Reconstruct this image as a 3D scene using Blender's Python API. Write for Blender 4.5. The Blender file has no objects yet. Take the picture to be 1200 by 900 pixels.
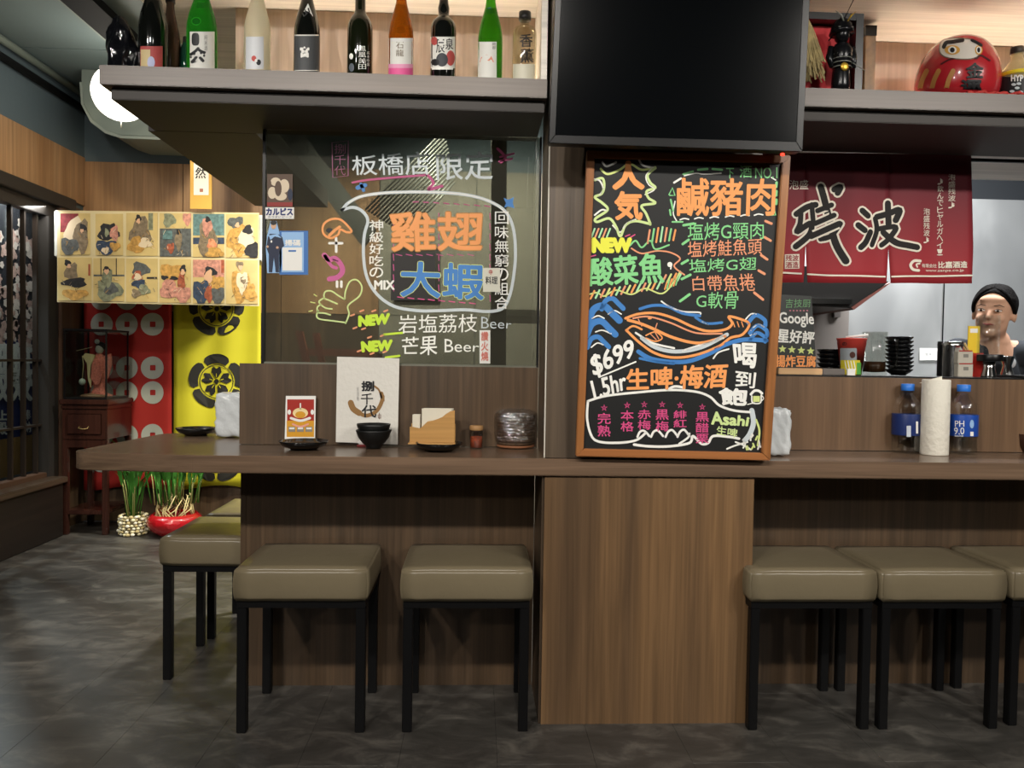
import bpy, bmesh, math, random
from mathutils import Vector, Matrix
random.seed(7)
C = bpy.context.scene.collection
sc = bpy.context.scene
R = math.radians
# ---------------------------------------------------------------- camera
CA, CP, CR, CF, CH = R(2.6), R(1.6), .0155, 900.0, 1.015
fw = Vector((math.sin(CA)*math.cos(CP), math.cos(CA)*math.cos(CP), -math.sin(CP)))
r0 = Vector((math.cos(CA), -math.sin(CA), 0)); u0 = r0.cross(fw)
rt = math.cos(CR)*r0 + math.sin(CR)*u0
up = -math.sin(CR)*r0 + math.cos(CR)*u0
EYE = Vector((0, 0, CH))
cam = bpy.data.cameras.new('camera'); co = bpy.data.objects.new('camera', cam); C.objects.link(co)
m3 = Matrix((rt, up, -fw)).transposed(); co.matrix_world = Matrix.Translation(EYE) @ m3.to_4x4()
cam.sensor_width = 36; cam.lens = 36*CF/1200; cam.clip_start = .05
sc.camera = co
# ---------------------------------------------------------------- world, exposure, room lights, added fill lights
w = bpy.data.worlds.new('world'); sc.world = w; w.use_nodes = True
w.node_tree.nodes['Background'].inputs[0].default_value = (.55, .6, .62, 1)
w.node_tree.nodes['Background'].inputs[1].default_value = .02
sc.view_settings.view_transform = 'Standard'; sc.view_settings.look = 'None'
sc.view_settings.exposure = 0.0; sc.view_settings.gamma = 1; sc.view_settings.use_curve_mapping = False
def area(name, loc, tgt, e, size, col=(1, .93, .84), sy=None):
    l = bpy.data.lights.new(name, 'AREA'); l.energy = e; l.size = size; l.color = col
    if sy: l.shape = 'RECTANGLE'; l.size_y = sy
    o = bpy.data.objects.new(name, l); C.objects.link(o); o.location = loc
    o.rotation_euler = (Vector(tgt)-Vector(loc)).to_track_quat('-Z', 'Y').to_euler(); return o
def spot(name, loc, tgt, e, ang, col=(1, .9, .75), blend=.6, r=.04):
    l = bpy.data.lights.new(name, 'SPOT'); l.energy = e; l.spot_size = R(ang); l.spot_blend = blend; l.color = col; l.shadow_soft_size = r
    o = bpy.data.objects.new(name, l); C.objects.link(o); o.location = loc
    o.rotation_euler = (Vector(tgt)-Vector(loc)).to_track_quat('-Z', 'Y').to_euler(); return o
for lx in (-1.8, -.85, .1, 2.05, 2.9): spot('ceiling_spot_light', (lx, -.35, 2.55), (.3+lx*.6, 2.1, .55), 115, 75, (1, .94, .86), .7, .06)
for lx in (-2.3, 3.0): spot('rear_fill_light', (lx, -2.3, 2.5), (lx*.2, 2.2, 1.1), 85, 60, (1, .95, .88), .8, .1)  # unseen fill lights added far behind the camera
area('kitchen_lamp_light', (2.3, 3.3, 2.25), (2.3, 3.9, .8), 62, 1.2, (.97, .98, 1), .3)
spot('scroll_fill_light', (-1.5, 3.78, 2.55), (-1.6, 4.35, 2.0), 5, 90, (1, .88, .68))  # extra fill added to brighten the yellow scroll
spot('print_spot_light', (-1.6, 3.2, 2.5), (-1.75, 4.3, 1.62), 42, 82, (1, .86, .6))
spot('flag_spot_light', (-1.1, 3.3, 2.5), (-1.5, 4.8, .7), 62, 50, (1, .93, .7))
spot('window_spill_light', (-2.70, 4.25, 1.75), (-1.7, 3.5, 0), 75, 75, (.9, .95, 1), .3, .015)
area('poster_fill_light', (-2.64, 4.6, 1.92), (-2.8, 4.8, .9), 12, .12, (1, .97, .92), 1.0)  # added fill between lattice and poster, brightens the poster
spot('left_fill_light', (-1.75, 2.3, 2.5), (-2.5, 4.4, 1.9), 30, 80, (1, .92, .8), .7, .06)  # unseen fill added to brighten the left wall
spot('left_fill_light', (-1.5, 2.0, 2.5), (-1.9, 3.2, 0), 30, 80, (1, .95, .88), .8, .08)  # second unseen fill, added over the left floor
spot('back_room_fill_light', (-.2, 3.6, 2.5), (.1, 4.4, .7), 420, 130, (1, .95, .85), .6, .08)  # unseen lamp added to lift the view behind the glass
# ---------------------------------------------------------------- pixel rays
def ray(x, y): return fw + rt*((x-600)/CF) + up*((450-y)/CF)
def PY(x, y, Y): d = ray(x, y); return EYE + d*(Y/d.y)
def PZ(x, y, z): d = ray(x, y); return EYE + d*((z-CH)/d.z)
def PX(x, y, X): d = ray(x, y); return EYE + d*(X/d.x)
class Plane:
    def __init__(s, o, n): s.o = Vector(o); s.n = Vector(n).normalized(); s.n = s.n if s.n.dot(EYE-s.o) > 0 else -s.n
    def __call__(s, x, y, h=0):
        d = ray(x, y); t = (s.o + s.n*h - EYE).dot(s.n)/d.dot(s.n); return EYE + d*t
def YP(Y): return Plane((0, Y, 1), (0, 1, 0))
class Cyl:
    def __init__(s, cx, cy, r): s.c = Vector((cx, cy)); s.r = r
    def __call__(s, x, y, h=0):
        d = ray(x, y); r = s.r+h; a = d.x**2+d.y**2; o = Vector((-s.c.x, -s.c.y)); b = 2*(o.x*d.x+o.y*d.y); c = o.x**2+o.y**2-r*r
        D = b*b-4*a*c
        t = (-b-math.sqrt(D))/(2*a) if D > 0 else -b/(2*a)
        return EYE + d*t
class Ell:
    def __init__(s, c, r): s.c = Vector(c); s.r = r
    def __call__(s, x, y, h=0):
        rr = Vector([q+h for q in s.r]); d = ray(x, y); o = EYE-s.c
        D_ = Vector([d[i]/rr[i] for i in range(3)]); O_ = Vector([o[i]/rr[i] for i in range(3)])
        a = D_.dot(D_); b = 2*D_.dot(O_); c = O_.dot(O_)-1; D = b*b-4*a*c
        t = (-b-math.sqrt(D))/(2*a) if D > 0 else -b/(2*a)
        return EYE+d*t
# ---------------------------------------------------------------- materials
def srgb(c):
    f = lambda v: v/12.92 if v <= .04045 else ((v+.055)/1.055)**2.4
    if isinstance(c, str): c = [int(c[i:i+2], 16)/255 for i in (0, 2, 4)]
    return (f(c[0]), f(c[1]), f(c[2]), 1)
MC = {}
def mat(name, col, rough=.5, metal=0, trans=0, emit=0, coat=0, noise=0, nscale=8, bump=0, bscale=40, ior=1.45, spec=.5, alpha=1, stretch=(1, 1, 1), sheen=0):
    if name in MC: return MC[name]
    m = bpy.data.materials.new(name); m.use_nodes = True; nt = m.node_tree; b = nt.nodes['Principled BSDF']
    c = srgb(col); b.inputs['Base Color'].default_value = c; b.inputs['Roughness'].default_value = rough
    b.inputs['Metallic'].default_value = metal; b.inputs['Transmission Weight'].default_value = trans
    b.inputs['Coat Weight'].default_value = coat; b.inputs['IOR'].default_value = ior; b.inputs['Specular IOR Level'].default_value = spec
    b.inputs['Alpha'].default_value = alpha
    if emit: b.inputs['Emission Color'].default_value = c; b.inputs['Emission Strength'].default_value = emit
    if noise or bump:
        tc = nt.nodes.new('ShaderNodeTexCoord'); mp = nt.nodes.new('ShaderNodeMapping'); mp.inputs['Scale'].default_value = stretch
        nt.links.new(tc.outputs['Object'], mp.inputs[0])
    if noise:
        n = nt.nodes.new('ShaderNodeTexNoise'); n.inputs['Scale'].default_value = nscale; n.inputs['Detail'].default_value = 6
        nt.links.new(mp.outputs[0], n.inputs[0])
        r = nt.nodes.new('ShaderNodeValToRGB'); r.color_ramp.elements[0].position = .3; r.color_ramp.elements[1].position = .7
        r.color_ramp.elements[0].color = [v*(1-noise) for v in c[:3]]+[1]; r.color_ramp.elements[1].color = [min(1, v*(1+noise)) for v in c[:3]]+[1]
        nt.links.new(n.outputs[0], r.inputs[0]); nt.links.new(r.outputs[0], b.inputs['Base Color'])
    if bump:
        n2 = nt.nodes.new('ShaderNodeTexNoise'); n2.inputs['Scale'].default_value = bscale; n2.inputs['Detail'].default_value = 4
        nt.links.new(mp.outputs[0], n2.inputs[0]); bp = nt.nodes.new('ShaderNodeBump'); bp.inputs['Strength'].default_value = bump; bp.inputs['Distance'].default_value = .02
        nt.links.new(n2.outputs[0], bp.inputs['Height']); nt.links.new(bp.outputs[0], b.inputs['Normal'])
    MC[name] = m; return m
def wood(name, ca, cb, axis=2, grain=1.0, rough=.4, band=6, coat=0, fine=110):
    """laminate wood: broad tone bands plus fine grain, both running along the given axis"""
    if name in MC: return MC[name]
    m = bpy.data.materials.new(name); m.use_nodes = True; nt = m.node_tree; L = nt.links.new; b = nt.nodes['Principled BSDF']
    tc = nt.nodes.new('ShaderNodeTexCoord'); ca, cb = srgb(ca), srgb(cb)
    def nz(across, along, det, dist=0):
        mp = nt.nodes.new('ShaderNodeMapping'); s = [across]*3; s[axis] = along; mp.inputs['Scale'].default_value = s; L(tc.outputs['Object'], mp.inputs[0])
        n = nt.nodes.new('ShaderNodeTexNoise'); n.inputs['Scale'].default_value = 1; n.inputs['Detail'].default_value = det; n.inputs['Distortion'].default_value = dist
        L(mp.outputs[0], n.inputs[0]); return n
    n1 = nz(band, .35, 2, .3); n2 = nz(fine, 2.2, 5, .4); n3 = nz(fine*.3, 1.2, 3, 1.2)
    r = nt.nodes.new('ShaderNodeValToRGB'); e = r.color_ramp.elements; e[0].position = .36; e[1].position = .64; e[0].color = ca; e[1].color = cb
    L(n1.outputs[0], r.inputs[0])
    def mul(prev, n, lo, hi):
        rr = nt.nodes.new('ShaderNodeMapRange'); rr.inputs[1].default_value = .35; rr.inputs[2].default_value = .65; rr.inputs[3].default_value = lo; rr.inputs[4].default_value = hi
        L(n.outputs[0], rr.inputs[0]); mx = nt.nodes.new('ShaderNodeMix'); mx.data_type = 'RGBA'; mx.blend_type = 'MULTIPLY'; mx.inputs[0].default_value = 1
        L(prev, mx.inputs[6]); L(rr.outputs[0], mx.inputs[7]); return mx.outputs[2]
    o = mul(r.outputs[0], n2, 1-.16*grain, 1+.1*grain); o = mul(o, n3, 1-.22*grain, 1+.12*grain)
    L(o, b.inputs['Base Color']); b.inputs['Roughness'].default_value = rough; b.inputs['Coat Weight'].default_value = coat
    bp = nt.nodes.new('ShaderNodeBump'); bp.inputs['Strength'].default_value = .08; bp.inputs['Distance'].default_value = .004; L(n2.outputs[0], bp.inputs['Height']); L(bp.outputs[0], b.inputs['Normal'])
    MC[name] = m; return m
# ---------------------------------------------------------------- mesh collector
class MB:
    def __init__(s): s.v = []; s.f = []; s.mi = []; s.m = []; s.sm = []
    def mat(s, m):
        if m not in s.m: s.m.append(m)
        return s.m.index(m)
    def add(s, vs, fs, m=None, smooth=False):
        k = len(s.v); i = s.mat(m); s.v += [Vector(v) for v in vs]
        for f in fs: s.f.append([a+k for a in f]); s.mi.append(i); s.sm.append(smooth)
        return s
    def box(s, a, b, m=None):
        x0, y0, z0 = [min(a[i], b[i]) for i in range(3)]; x1, y1, z1 = [max(a[i], b[i]) for i in range(3)]
        return s.add([(x0,y0,z0),(x1,y0,z0),(x1,y1,z0),(x0,y1,z0),(x0,y0,z1),(x1,y0,z1),(x1,y1,z1),(x0,y1,z1)],
                     [(0,3,2,1),(4,5,6,7),(0,1,5,4),(1,2,6,5),(2,3,7,6),(3,0,4,7)], m)
    def prism(s, pts, off, m=None, smooth=False):
        n = len(pts); off = Vector(off); pts = [Vector(p) for p in pts]
        return s.add(pts+[p+off for p in pts], [list(range(n))[::-1], list(range(n, 2*n))]+[(i, (i+1) % n, n+(i+1) % n, n+i) for i in range(n)], m, smooth)
    def lathe(s, c, prof, m=None, n=28, smooth=True, fn=None):
        vs = []; fs = []
        for r, z in prof:
            for k in range(n):
                a = 2*math.pi*k/n; p = Vector((c[0]+r*math.cos(a), c[1]+r*math.sin(a), c[2]+z)); vs.append(fn(p) if fn else p)
        for j in range(len(prof)-1):
            for k in range(n): fs.append((j*n+k, j*n+(k+1) % n, (j+1)*n+(k+1) % n, (j+1)*n+k))
        if prof[0][0] > 1e-4: fs.append(list(range(n))[::-1])
        if prof[-1][0] > 1e-4: fs.append([(len(prof)-1)*n+k for k in range(n)])
        return s.add(vs, fs, m, smooth)
    def tube(s, pts, r, m=None, n=8, smooth=True):
        pts = [Vector(p) for p in pts]; vs = []; fs = []; N = len(pts)
        for i, p in enumerate(pts):
            t = (pts[min(i+1, N-1)]-pts[max(i-1, 0)]).normalized(); a = Vector((0, 0, 1)) if abs(t.z) < .9 else Vector((1, 0, 0))
            x = t.cross(a).normalized(); y = t.cross(x); rr = r[i] if isinstance(r, (list, tuple)) else r
            for k in range(n): q = 2*math.pi*k/n; vs.append(p+x*rr*math.cos(q)+y*rr*math.sin(q))
        for i in range(N-1):
            for k in range(n): fs.append((i*n+k, i*n+(k+1) % n, (i+1)*n+(k+1) % n, (i+1)*n+k))
        fs += [list(range(n)), [(N-1)*n+k for k in range(n)]]
        return s.add(vs, fs, m, smooth)
    def ell(s, c, r, m=None, n=20, k=12, fn=None):
        prof = [(math.sin(math.pi*j/k), -math.cos(math.pi*j/k)) for j in range(k+1)]
        def g(p):
            q = Vector((c[0]+p.x*r[0], c[1]+p.y*r[1], c[2]+p.z*r[2])); return fn(q) if fn else q
        prof = [(max(a, 1e-5), b) for a, b in prof]
        return s.lathe((0, 0, 0), prof, m, n, True, g)
    def build(s, name, parent=None, label=None, bevel=0, seg=2, **tags):
        me = bpy.data.meshes.new(name); off = Vector(parent_loc(parent)) if parent else Vector((0, 0, 0))
        me.from_pydata([v-off for v in s.v], [], s.f)
        for m in s.m: me.materials.append(m)
        me.polygons.foreach_set('material_index', s.mi); me.polygons.foreach_set('use_smooth', s.sm); me.update()
        bm = bmesh.new(); bm.from_mesh(me)
        if bevel:
            bmesh.ops.recalc_face_normals(bm, faces=bm.faces)
            bmesh.ops.bevel(bm, geom=bm.edges[:], offset=bevel, segments=seg, affect='EDGES', clamp_overlap=True)
        elif not tags.get('flat'): bmesh.ops.recalc_face_normals(bm, faces=bm.faces)
        bm.to_mesh(me); bm.free()
        o = bpy.data.objects.new(name, me); C.objects.link(o)
        if parent: o.parent = parent
        if label: o['label'] = label
        for k, v in tags.items():
            if k != 'flat': o[k] = v
        return o
def parent_loc(o):
    l = Vector(o.location)
    while o.parent: o = o.parent; l += o.location
    return l
def thing(name, label, cat, loc=(0, 0, 0), group=None):
    o = bpy.data.objects.new(name, None); o.empty_display_size = .05; C.objects.link(o); o.location = loc; o['label'] = label; o['category'] = cat
    if group: o['group'] = group
    return o
def dup(o, parent=None):
    c = o.copy(); C.objects.link(c)
    if parent: c.parent = parent
    for ch in [q for q in bpy.data.objects if q.parent == o]: dup(ch, c)
    return c
# ---------------------------------------------------------------- drawing on surfaces (pixel -> surface)
def bez(pts, n=6, closed=False):
    P = [Vector((p[0], p[1])) for p in pts]; out = []; N = len(P)
    if N < 3: return P
    rng = range(N if closed else N-1)
    for i in rng:
        a, b, c, d = (P[(i-1) % N], P[i], P[(i+1) % N], P[(i+2) % N]) if closed else (P[max(i-1, 0)], P[i], P[i+1], P[min(i+2, N-1)])
        for k in range(n):
            t = k/n; out.append(.5*((2*b)+(c-a)*t+(2*a-5*b+4*c-d)*t*t+(3*b-a-3*c+d)*t**3))
    if not closed: out.append(P[-1])
    return out
def stroke(mb, S, pts, w, m, h=.0008, closed=False, smooth=True, n=6):
    q = bez(pts, n, closed) if smooth and len(pts) > 2 else [Vector(p) for p in pts]
    if closed: q.append(q[0])
    vs = []; fs = []; N = len(q)
    for i, p in enumerate(q):
        t = (q[min(i+1, N-1)]-q[max(i-1, 0)]); t = t.normalized() if t.length > 1e-6 else Vector((1, 0))
        if closed and i in (0, N-1): t = (q[1]-q[-2]).normalized()
        nn = Vector((-t.y, t.x))*w/2
        vs += [S(p.x+nn.x, p.y+nn.y, h), S(p.x-nn.x, p.y-nn.y, h)]
    for i in range(N-1): fs.append((2*i, 2*i+1, 2*i+3, 2*i+2))
    if not closed:    # round ends
        for p, q2 in ((q[0], q[1]), (q[-1], q[-2])):
            t = (p-q2).normalized(); nn = Vector((-t.y, t.x)); k = len(vs)
            arc = [p+nn*(w/2*math.cos(a))+t*(w/2*math.sin(a)) for a in [math.pi*j/5 for j in range(6)]]
            vs += [S(a.x, a.y, h) for a in arc]; fs.append(list(range(k, k+6)))
    mb.add(vs, fs, m)
def poly(mb, S, pts, m, h=.0006, smooth=False):
    q = bez(pts, 5, True) if smooth else pts
    mb.add([S(p[0], p[1], h) for p in q], [list(range(len(q)))], m)
def blob(mb, S, cx, cy, rx, ry, m, h=.0006, e=1.0, rings=4, n=24, rot=0):
    vs = [S(cx, cy, h)]; fs = []
    for j in range(1, rings+1):
        for k in range(n):
            a = 2*math.pi*k/n; c, s_ = math.cos(a), math.sin(a); c = math.copysign(abs(c)**e, c); s_ = math.copysign(abs(s_)**e, s_)
            X, Y = rx*c*j/rings, ry*s_*j/rings; vs.append(S(cx+X*math.cos(rot)-Y*math.sin(rot), cy+X*math.sin(rot)+Y*math.cos(rot), h))
    for k in range(n): fs.append((0, 1+k, 1+(k+1) % n))
    for j in range(rings-1):
        for k in range(n): a = 1+j*n; fs.append((a+k, a+(k+1) % n, a+n+(k+1) % n, a+n+k))
    mb.add(vs, fs, m)
def patch(mb, S, x0, y0, x1, y1, m, h=.0004, nx=12, ny=4, skew=0):
    vs = [S(x0+(x1-x0)*i/nx, y0+(y1-y0)*j/ny+skew*i/nx, h) for j in range(ny+1) for i in range(nx+1)]
    fs = [(j*(nx+1)+i, j*(nx+1)+i+1, (j+1)*(nx+1)+i+1, (j+1)*(nx+1)+i) for j in range(ny) for i in range(nx)]
    mb.add(vs, fs, m)
GC = {}
def glyphs(s, bold=.02):
    k = (s, bold)
    if k not in GC:
        c = bpy.data.curves.new('t', 'FONT'); c.body = s; c.offset = bold; c.resolution_u = 3
        o = bpy.data.objects.new('t', c); me = o.to_mesh()
        v = [(p.co.x, p.co.y) for p in me.vertices]; f = [list(p.vertices) for p in me.polygons]
        xs = [p[0] for p in v]; ys = [p[1] for p in v]; x0, x1, y0, y1 = min(xs), max(xs), min(ys), max(ys)
        GC[k] = ([((a-x0)/(x1-x0), 1-(b-y0)/(y1-y0)) for a, b in v], f)
        o.to_mesh_clear(); bpy.data.objects.remove(o); bpy.data.curves.remove(c)
    return GC[k]
def text(mb, S, s, q, m, bold=.02, h=.001, out=None, ow=.05):
    """q: (x0,y0,x1,y1) box, or four corners TL TR BR BL, in photo pixels on the surface S; bold strokes are layered copies"""
    if len(q) == 4 and not hasattr(q[0], '__len__'): q = [(q[0], q[1]), (q[2], q[1]), (q[2], q[3]), (q[0], q[3])]
    if out: text(mb, S, s, q, out, bold+ow, h-.0003)
    v, f = glyphs(s, min(bold, 0)); b_ = max(0, bold)
    w_ = math.hypot(q[1][0]-q[0][0], q[1][1]-q[0][1]); n_ = max(1, sum(1 if ord(c_) > 255 else .55 for c_ in s)); e_ = b_*w_/n_
    sh = [(0, 0)] if b_ <= 0 else [(e_*math.cos(a), e_*math.sin(a)) for a in [math.pi/4+i*math.pi/2 for i in range(4)]]+([(0, 0), (e_, 0), (-e_, 0), (0, e_), (0, -e_)] if b_ > .02 else [])
    for i, (dx, dy) in enumerate(sh):
        mb.add([S(dx+(q[0][0]*(1-a)+q[1][0]*a)*(1-b)+(q[3][0]*(1-a)+q[2][0]*a)*b, dy+(q[0][1]*(1-a)+q[1][1]*a)*(1-b)+(q[3][1]*(1-a)+q[2][1]*a)*b, h+i*.00002) for a, b in v], f, m)
def vtext(mb, S, s, x0, y0, x1, y1, m, bold=.02, h=.001, gap=.12, dx=0):
    n = len(s); H = (y1-y0)/n
    for i, ch in enumerate(s): text(mb, S, ch, (x0+dx*i, y0+H*i, x1+dx*i, y0+H*(i+1-gap)), m, bold, h)
def sheet(name, S, quad, th, m, parent, label=None, mb=None, **k):
    """thin board whose front face has these pixel corners on the plane S"""
    mb = mb or MB(); mb.prism([S(*p) for p in quad], -S.n*th, m); return mb.build(name, parent, label, **k)
# ================================================================ THE ROOM
W_DARK = wood('laminate_dark', '46382a', '5c4834', 2, 1.0, .42, 5)
W_PIL = wood('laminate_walnut', '5a4530', '7a5d3e', 2, .9, .42, 7)
W_SLAB = wood('counter_walnut', '5f4d3d', '786250', 0, 1.0, .24, 9)
W_SHELF = wood('shelf_walnut', '5c5048', '6c6056', 0, .6, .4, 9)
W_OAK = wood('niche_oak', 'a8907a', 'bca48e', 2, .5, .5, 5)
W_OAKX = wood('niche_oak_across', 'e0d8cc', 'ece6dc', 0, .5, .5, 5)
W_WALL = wood('wall_oak', '96704c', 'b08a64', 2, .7, .45, 9)
BLACK = mat('black_paint', '0b0b0c', .35)
BLKM = mat('black_steel', '0a0a0b', .4, spec=.3)
DARKU = mat('shelf_underside', '3a3633', .6)
DGREY = mat('slate_paint', '56646a', .7, bump=.05)
CEILM = mat('ceiling_paint', '72807f', .6, bump=.04, bscale=6)
GREYW = mat('grey_wall', '858175', .8, noise=.06, nscale=3)
WHITE = mat('white_paper', 'ecebe6', .6)
def floor_mat():
    m = bpy.data.materials.new('stone_vinyl'); m.use_nodes = True; nt = m.node_tree; L = nt.links.new; b = nt.nodes['Principled BSDF']
    g = nt.nodes.new('ShaderNodeNewGeometry'); mp = nt.nodes.new('ShaderNodeMapping'); mp.inputs['Rotation'].default_value = (0, 0, .5); mp.inputs['Scale'].default_value = (1, 1.9, 1); L(g.outputs['Position'], mp.inputs[0])
    a = nt.nodes.new('ShaderNodeTexNoise'); a.inputs['Scale'].default_value = 6; a.inputs['Detail'].default_value = 9; a.inputs['Roughness'].default_value = .68; a.inputs['Distortion'].default_value = .6; L(mp.outputs[0], a.inputs[0])
    c = nt.nodes.new('ShaderNodeTexNoise'); c.inputs['Scale'].default_value = 1.1; c.inputs['Detail'].default_value = 3; L(g.outputs['Position'], c.inputs[0])
    r = nt.nodes.new('ShaderNodeValToRGB'); e = r.color_ramp.elements; e[0].position = .3; e[0].color = srgb('33322f'); e[1].position = .72; e[1].color = srgb('6c6963'); x = e.new(.5); x.color = srgb('454340'); L(a.outputs[0], r.inputs[0])
    mx = nt.nodes.new('ShaderNodeMix'); mx.data_type = 'RGBA'; mx.blend_type = 'MULTIPLY'; mx.inputs[0].default_value = .6; r2 = nt.nodes.new('ShaderNodeValToRGB'); r2.color_ramp.elements[0].position = .35; r2.color_ramp.elements[0].color = srgb('a79a90'); r2.color_ramp.elements[1].position = .65; r2.color_ramp.elements[1].color = srgb('f4f4f0')
    L(c.outputs[0], r2.inputs[0]); L(r.outputs[0], mx.inputs[6]); L(r2.outputs[0], mx.inputs[7]); L(mx.outputs[2], b.inputs['Base Color'])
    rr = nt.nodes.new('ShaderNodeMapRange'); rr.inputs[3].default_value = .3; rr.inputs[4].default_value = .55; L(a.outputs[0], rr.inputs[0]); L(rr.outputs[0], b.inputs['Roughness'])
    bp = nt.nodes.new('ShaderNodeBump'); bp.inputs['Strength'].default_value = .18; bp.inputs['Distance'].default_value = .004; L(a.outputs[0], bp.inputs['Height']); L(bp.outputs[0], b.inputs['Normal'])
    return m
FLM = floor_mat(); XL, YB = -2.42, 4.85
fl = MB().box((-4.2, -3.2, -.06), (5.2, 5.2, -.003), mat('floor_joint', '38373a', .8)).build('floor', kind='structure')
t0 = None
for i in range(26):
    for j in range(5):
        x = -3.1-.085+i*.25; y = .42+j*.95-(.41 if i % 2 else 0)
        if t0 is None:
            t0 = MB().box((0, 0, -.005), (.2494, .9494, 0), FLM).build('floor_tile', fl, bevel=.0003, seg=1); o = t0
        else: o = t0.copy(); C.objects.link(o)
        o.location = (x, y, 0)
MB().box((-4.2, -3.2, -.0025), (5.2, .0, -.0005), FLM).build('floor_sheet', fl)
ce = MB().box((-4.2, -3.2, 2.62), (5.2, 5.2, 2.7), DGREY).build('ceiling', kind='structure')
for x, y0, y1 in ((-2.4, 4.15, 4.84), (-2.4, 2.95, 4.14), (.01, 4.15, 4.84), (.01, 2.95, 4.14), (-2.4, 1.75, 2.94), (.01, 1.75, 2.94)):
    MB().box((x, y0, 2.61), (x+2.39, y1, 2.622), CEILM).build('ceiling_panel', ce, bevel=.002, seg=1)
# back wall (behind the corner and behind the glass)
wb = MB().box((-2.6, YB, 0), (.8, YB+.12, 2.62), DGREY).build('wall_back', kind='structure')
for i in range(6):
    x0 = -2.42+i*.6; MB().box((x0+.002, YB-.02, 1.3), (min(x0+.598, .79), YB+.001, 2.2), W_WALL if i < 3 else GREYW).build('wall_panel', wb)
    MB().box((x0+.002, YB-.016, 0), (min(x0+.598, .79), YB+.001, 1.297), W_DARK if i < 3 else GREYW).build('wall_panel', wb)
# left wall with the lattice door
wl = MB(); wl.box((XL-.14, 4.56, 0), (XL, YB+.1, 2.62), DGREY); wl.box((XL-.14, -3.2, 1.9), (XL, 4.56, 2.62), DGREY); wl.box((XL-.14, -3.2, 0), (XL, 2.6, 1.9), DGREY); wl.box((XL-.14, 2.6, 0), (XL, 4.56, .3), DGREY)
wl = wl.build('wall_left', kind='structure')
for i in range(14):
    y0 = 2.2+i*.19; MB().box((XL-.001, y0+.001, 1.93), (XL+.014, min(y0+.188, YB-.02), 2.22), W_WALL).build('wall_panel', wl)
MB().box((XL-.001, 4.60, 0), (XL+.012, YB-.02, 1.9), W_DARK).build('wall_panel', wl)
dr = thing('door_1', 'dark framed sliding lattice door at the left wall', 'door', (XL, 3.6, .3)); del dr['category']; dr['kind'] = 'structure'
FR = mat('dark_frame', '2c2a28', .45); LT = mat('dark_lattice', '241c16', .5); FRW = mat('brown_post', '4a3426', .5)
MB().box((XL-.04, 2.5, 1.86), (XL+.05, 4.66, 1.93), FR).build('lintel', dr, bevel=.004)
MB().box((XL-.04, 2.5, 1.79), (XL+.02, 4.5, 1.858), FR).build('top_rail', dr, bevel=.003)
MB().box((XL-.04, 4.40, .3), (XL+.03, 4.50, 1.79), FR).build('stile', dr, bevel=.003)
MB().box((XL-.04, 4.505, .3), (XL+.045, 4.595, 1.86), FRW).build('door_post', dr, bevel=.004)
MB().box((XL-.04, 2.5, .3), (XL+.02, 4.40, .36), FRW).build('bottom_rail', dr, bevel=.003)
y = 2.62
while y < 4.4:
    MB().box((XL-.028, y, .361), (XL-.004, y+.014, 1.789), LT).build('lattice_slat', dr); y += .115
for z in (.62, .98): MB().box((XL-.03, 2.6, z), (XL-.006, 4.399, z+.012), LT).build('lattice_rail', dr)
GL = mat('clear_glass', 'f2fbf7', .02, trans=1, ior=1.45)
def thin_glass(name, tint, refl, rough=.02, haze=0, hz='8a8a7c'):
    m = bpy.data.materials.new(name); m.use_nodes = True; nt = m.node_tree; L = nt.links.new; nt.nodes.remove(nt.nodes['Principled BSDF']); out = nt.nodes['Material Output']
    t = nt.nodes.new('ShaderNodeBsdfTransparent'); t.inputs[0].default_value = srgb(tint); g = nt.nodes.new('ShaderNodeBsdfGlossy'); g.inputs['Roughness'].default_value = rough
    mx = nt.nodes.new('ShaderNodeMixShader'); mx.inputs[0].default_value = refl; L(t.outputs[0], mx.inputs[1]); L(g.outputs[0], mx.inputs[2]); o = mx
    if haze:
        d = nt.nodes.new('ShaderNodeBsdfDiffuse'); d.inputs[0].default_value = srgb(hz); m2 = nt.nodes.new('ShaderNodeMixShader'); m2.inputs[0].default_value = haze; L(mx.outputs[0], m2.inputs[1]); L(d.outputs[0], m2.inputs[2]); o = m2
    L(o.outputs[0], out.inputs[0]); return m
PANE = thin_glass('door_glass', 'd8dedd', .08)
MB().box((XL-.038, 2.6, .36), (XL-.034, 4.40, 1.79), PANE).build('glass', dr)
# posters outside the lattice door
XP = XL-.40; SP = Plane((XP, 3, 1), (1, 0, 0))
po = thing('poster', 'tall blue poster with white characters and pink blossom behind the lattice door', 'poster', (XP, 3.8, .4))
PK = mat('blossom_pink', 'd9b2a8', .8, noise=.25, nscale=40); PK2 = mat('blossom_pale', 'f0ddd4', .8); NAVY = mat('poster_blue', '27346e', .6); OCH = mat('poster_ochre', 'b98d52', .6); DK = mat('poster_dark', '2a2b33', .7)
ya_, yb0 = SP(-90, 400).y, SP(43, 400).y; zlo, zhi = SP(20, 556).z, SP(20, 185).z
mb = MB(); mb.box((XP-.01, ya_, zlo), (XP, yb0, zhi), DK); mb.build('board', po)
mb = MB()
for a in ((2.9, .62, 4.30, .98, OCH), (2.9, .66, 4.36, 1.12, NAVY)):
    pass
for (z0, z1, m_) in ((zlo, SP(20, 512).z, OCH), (SP(20, 511.9).z, SP(20, 398).z, NAVY)): mb.box((XP, ya_, z0), (XP+.002, SP(37, 400).y, z1), m_)
mb.build('colour_field', po)
mb = MB()
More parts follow.
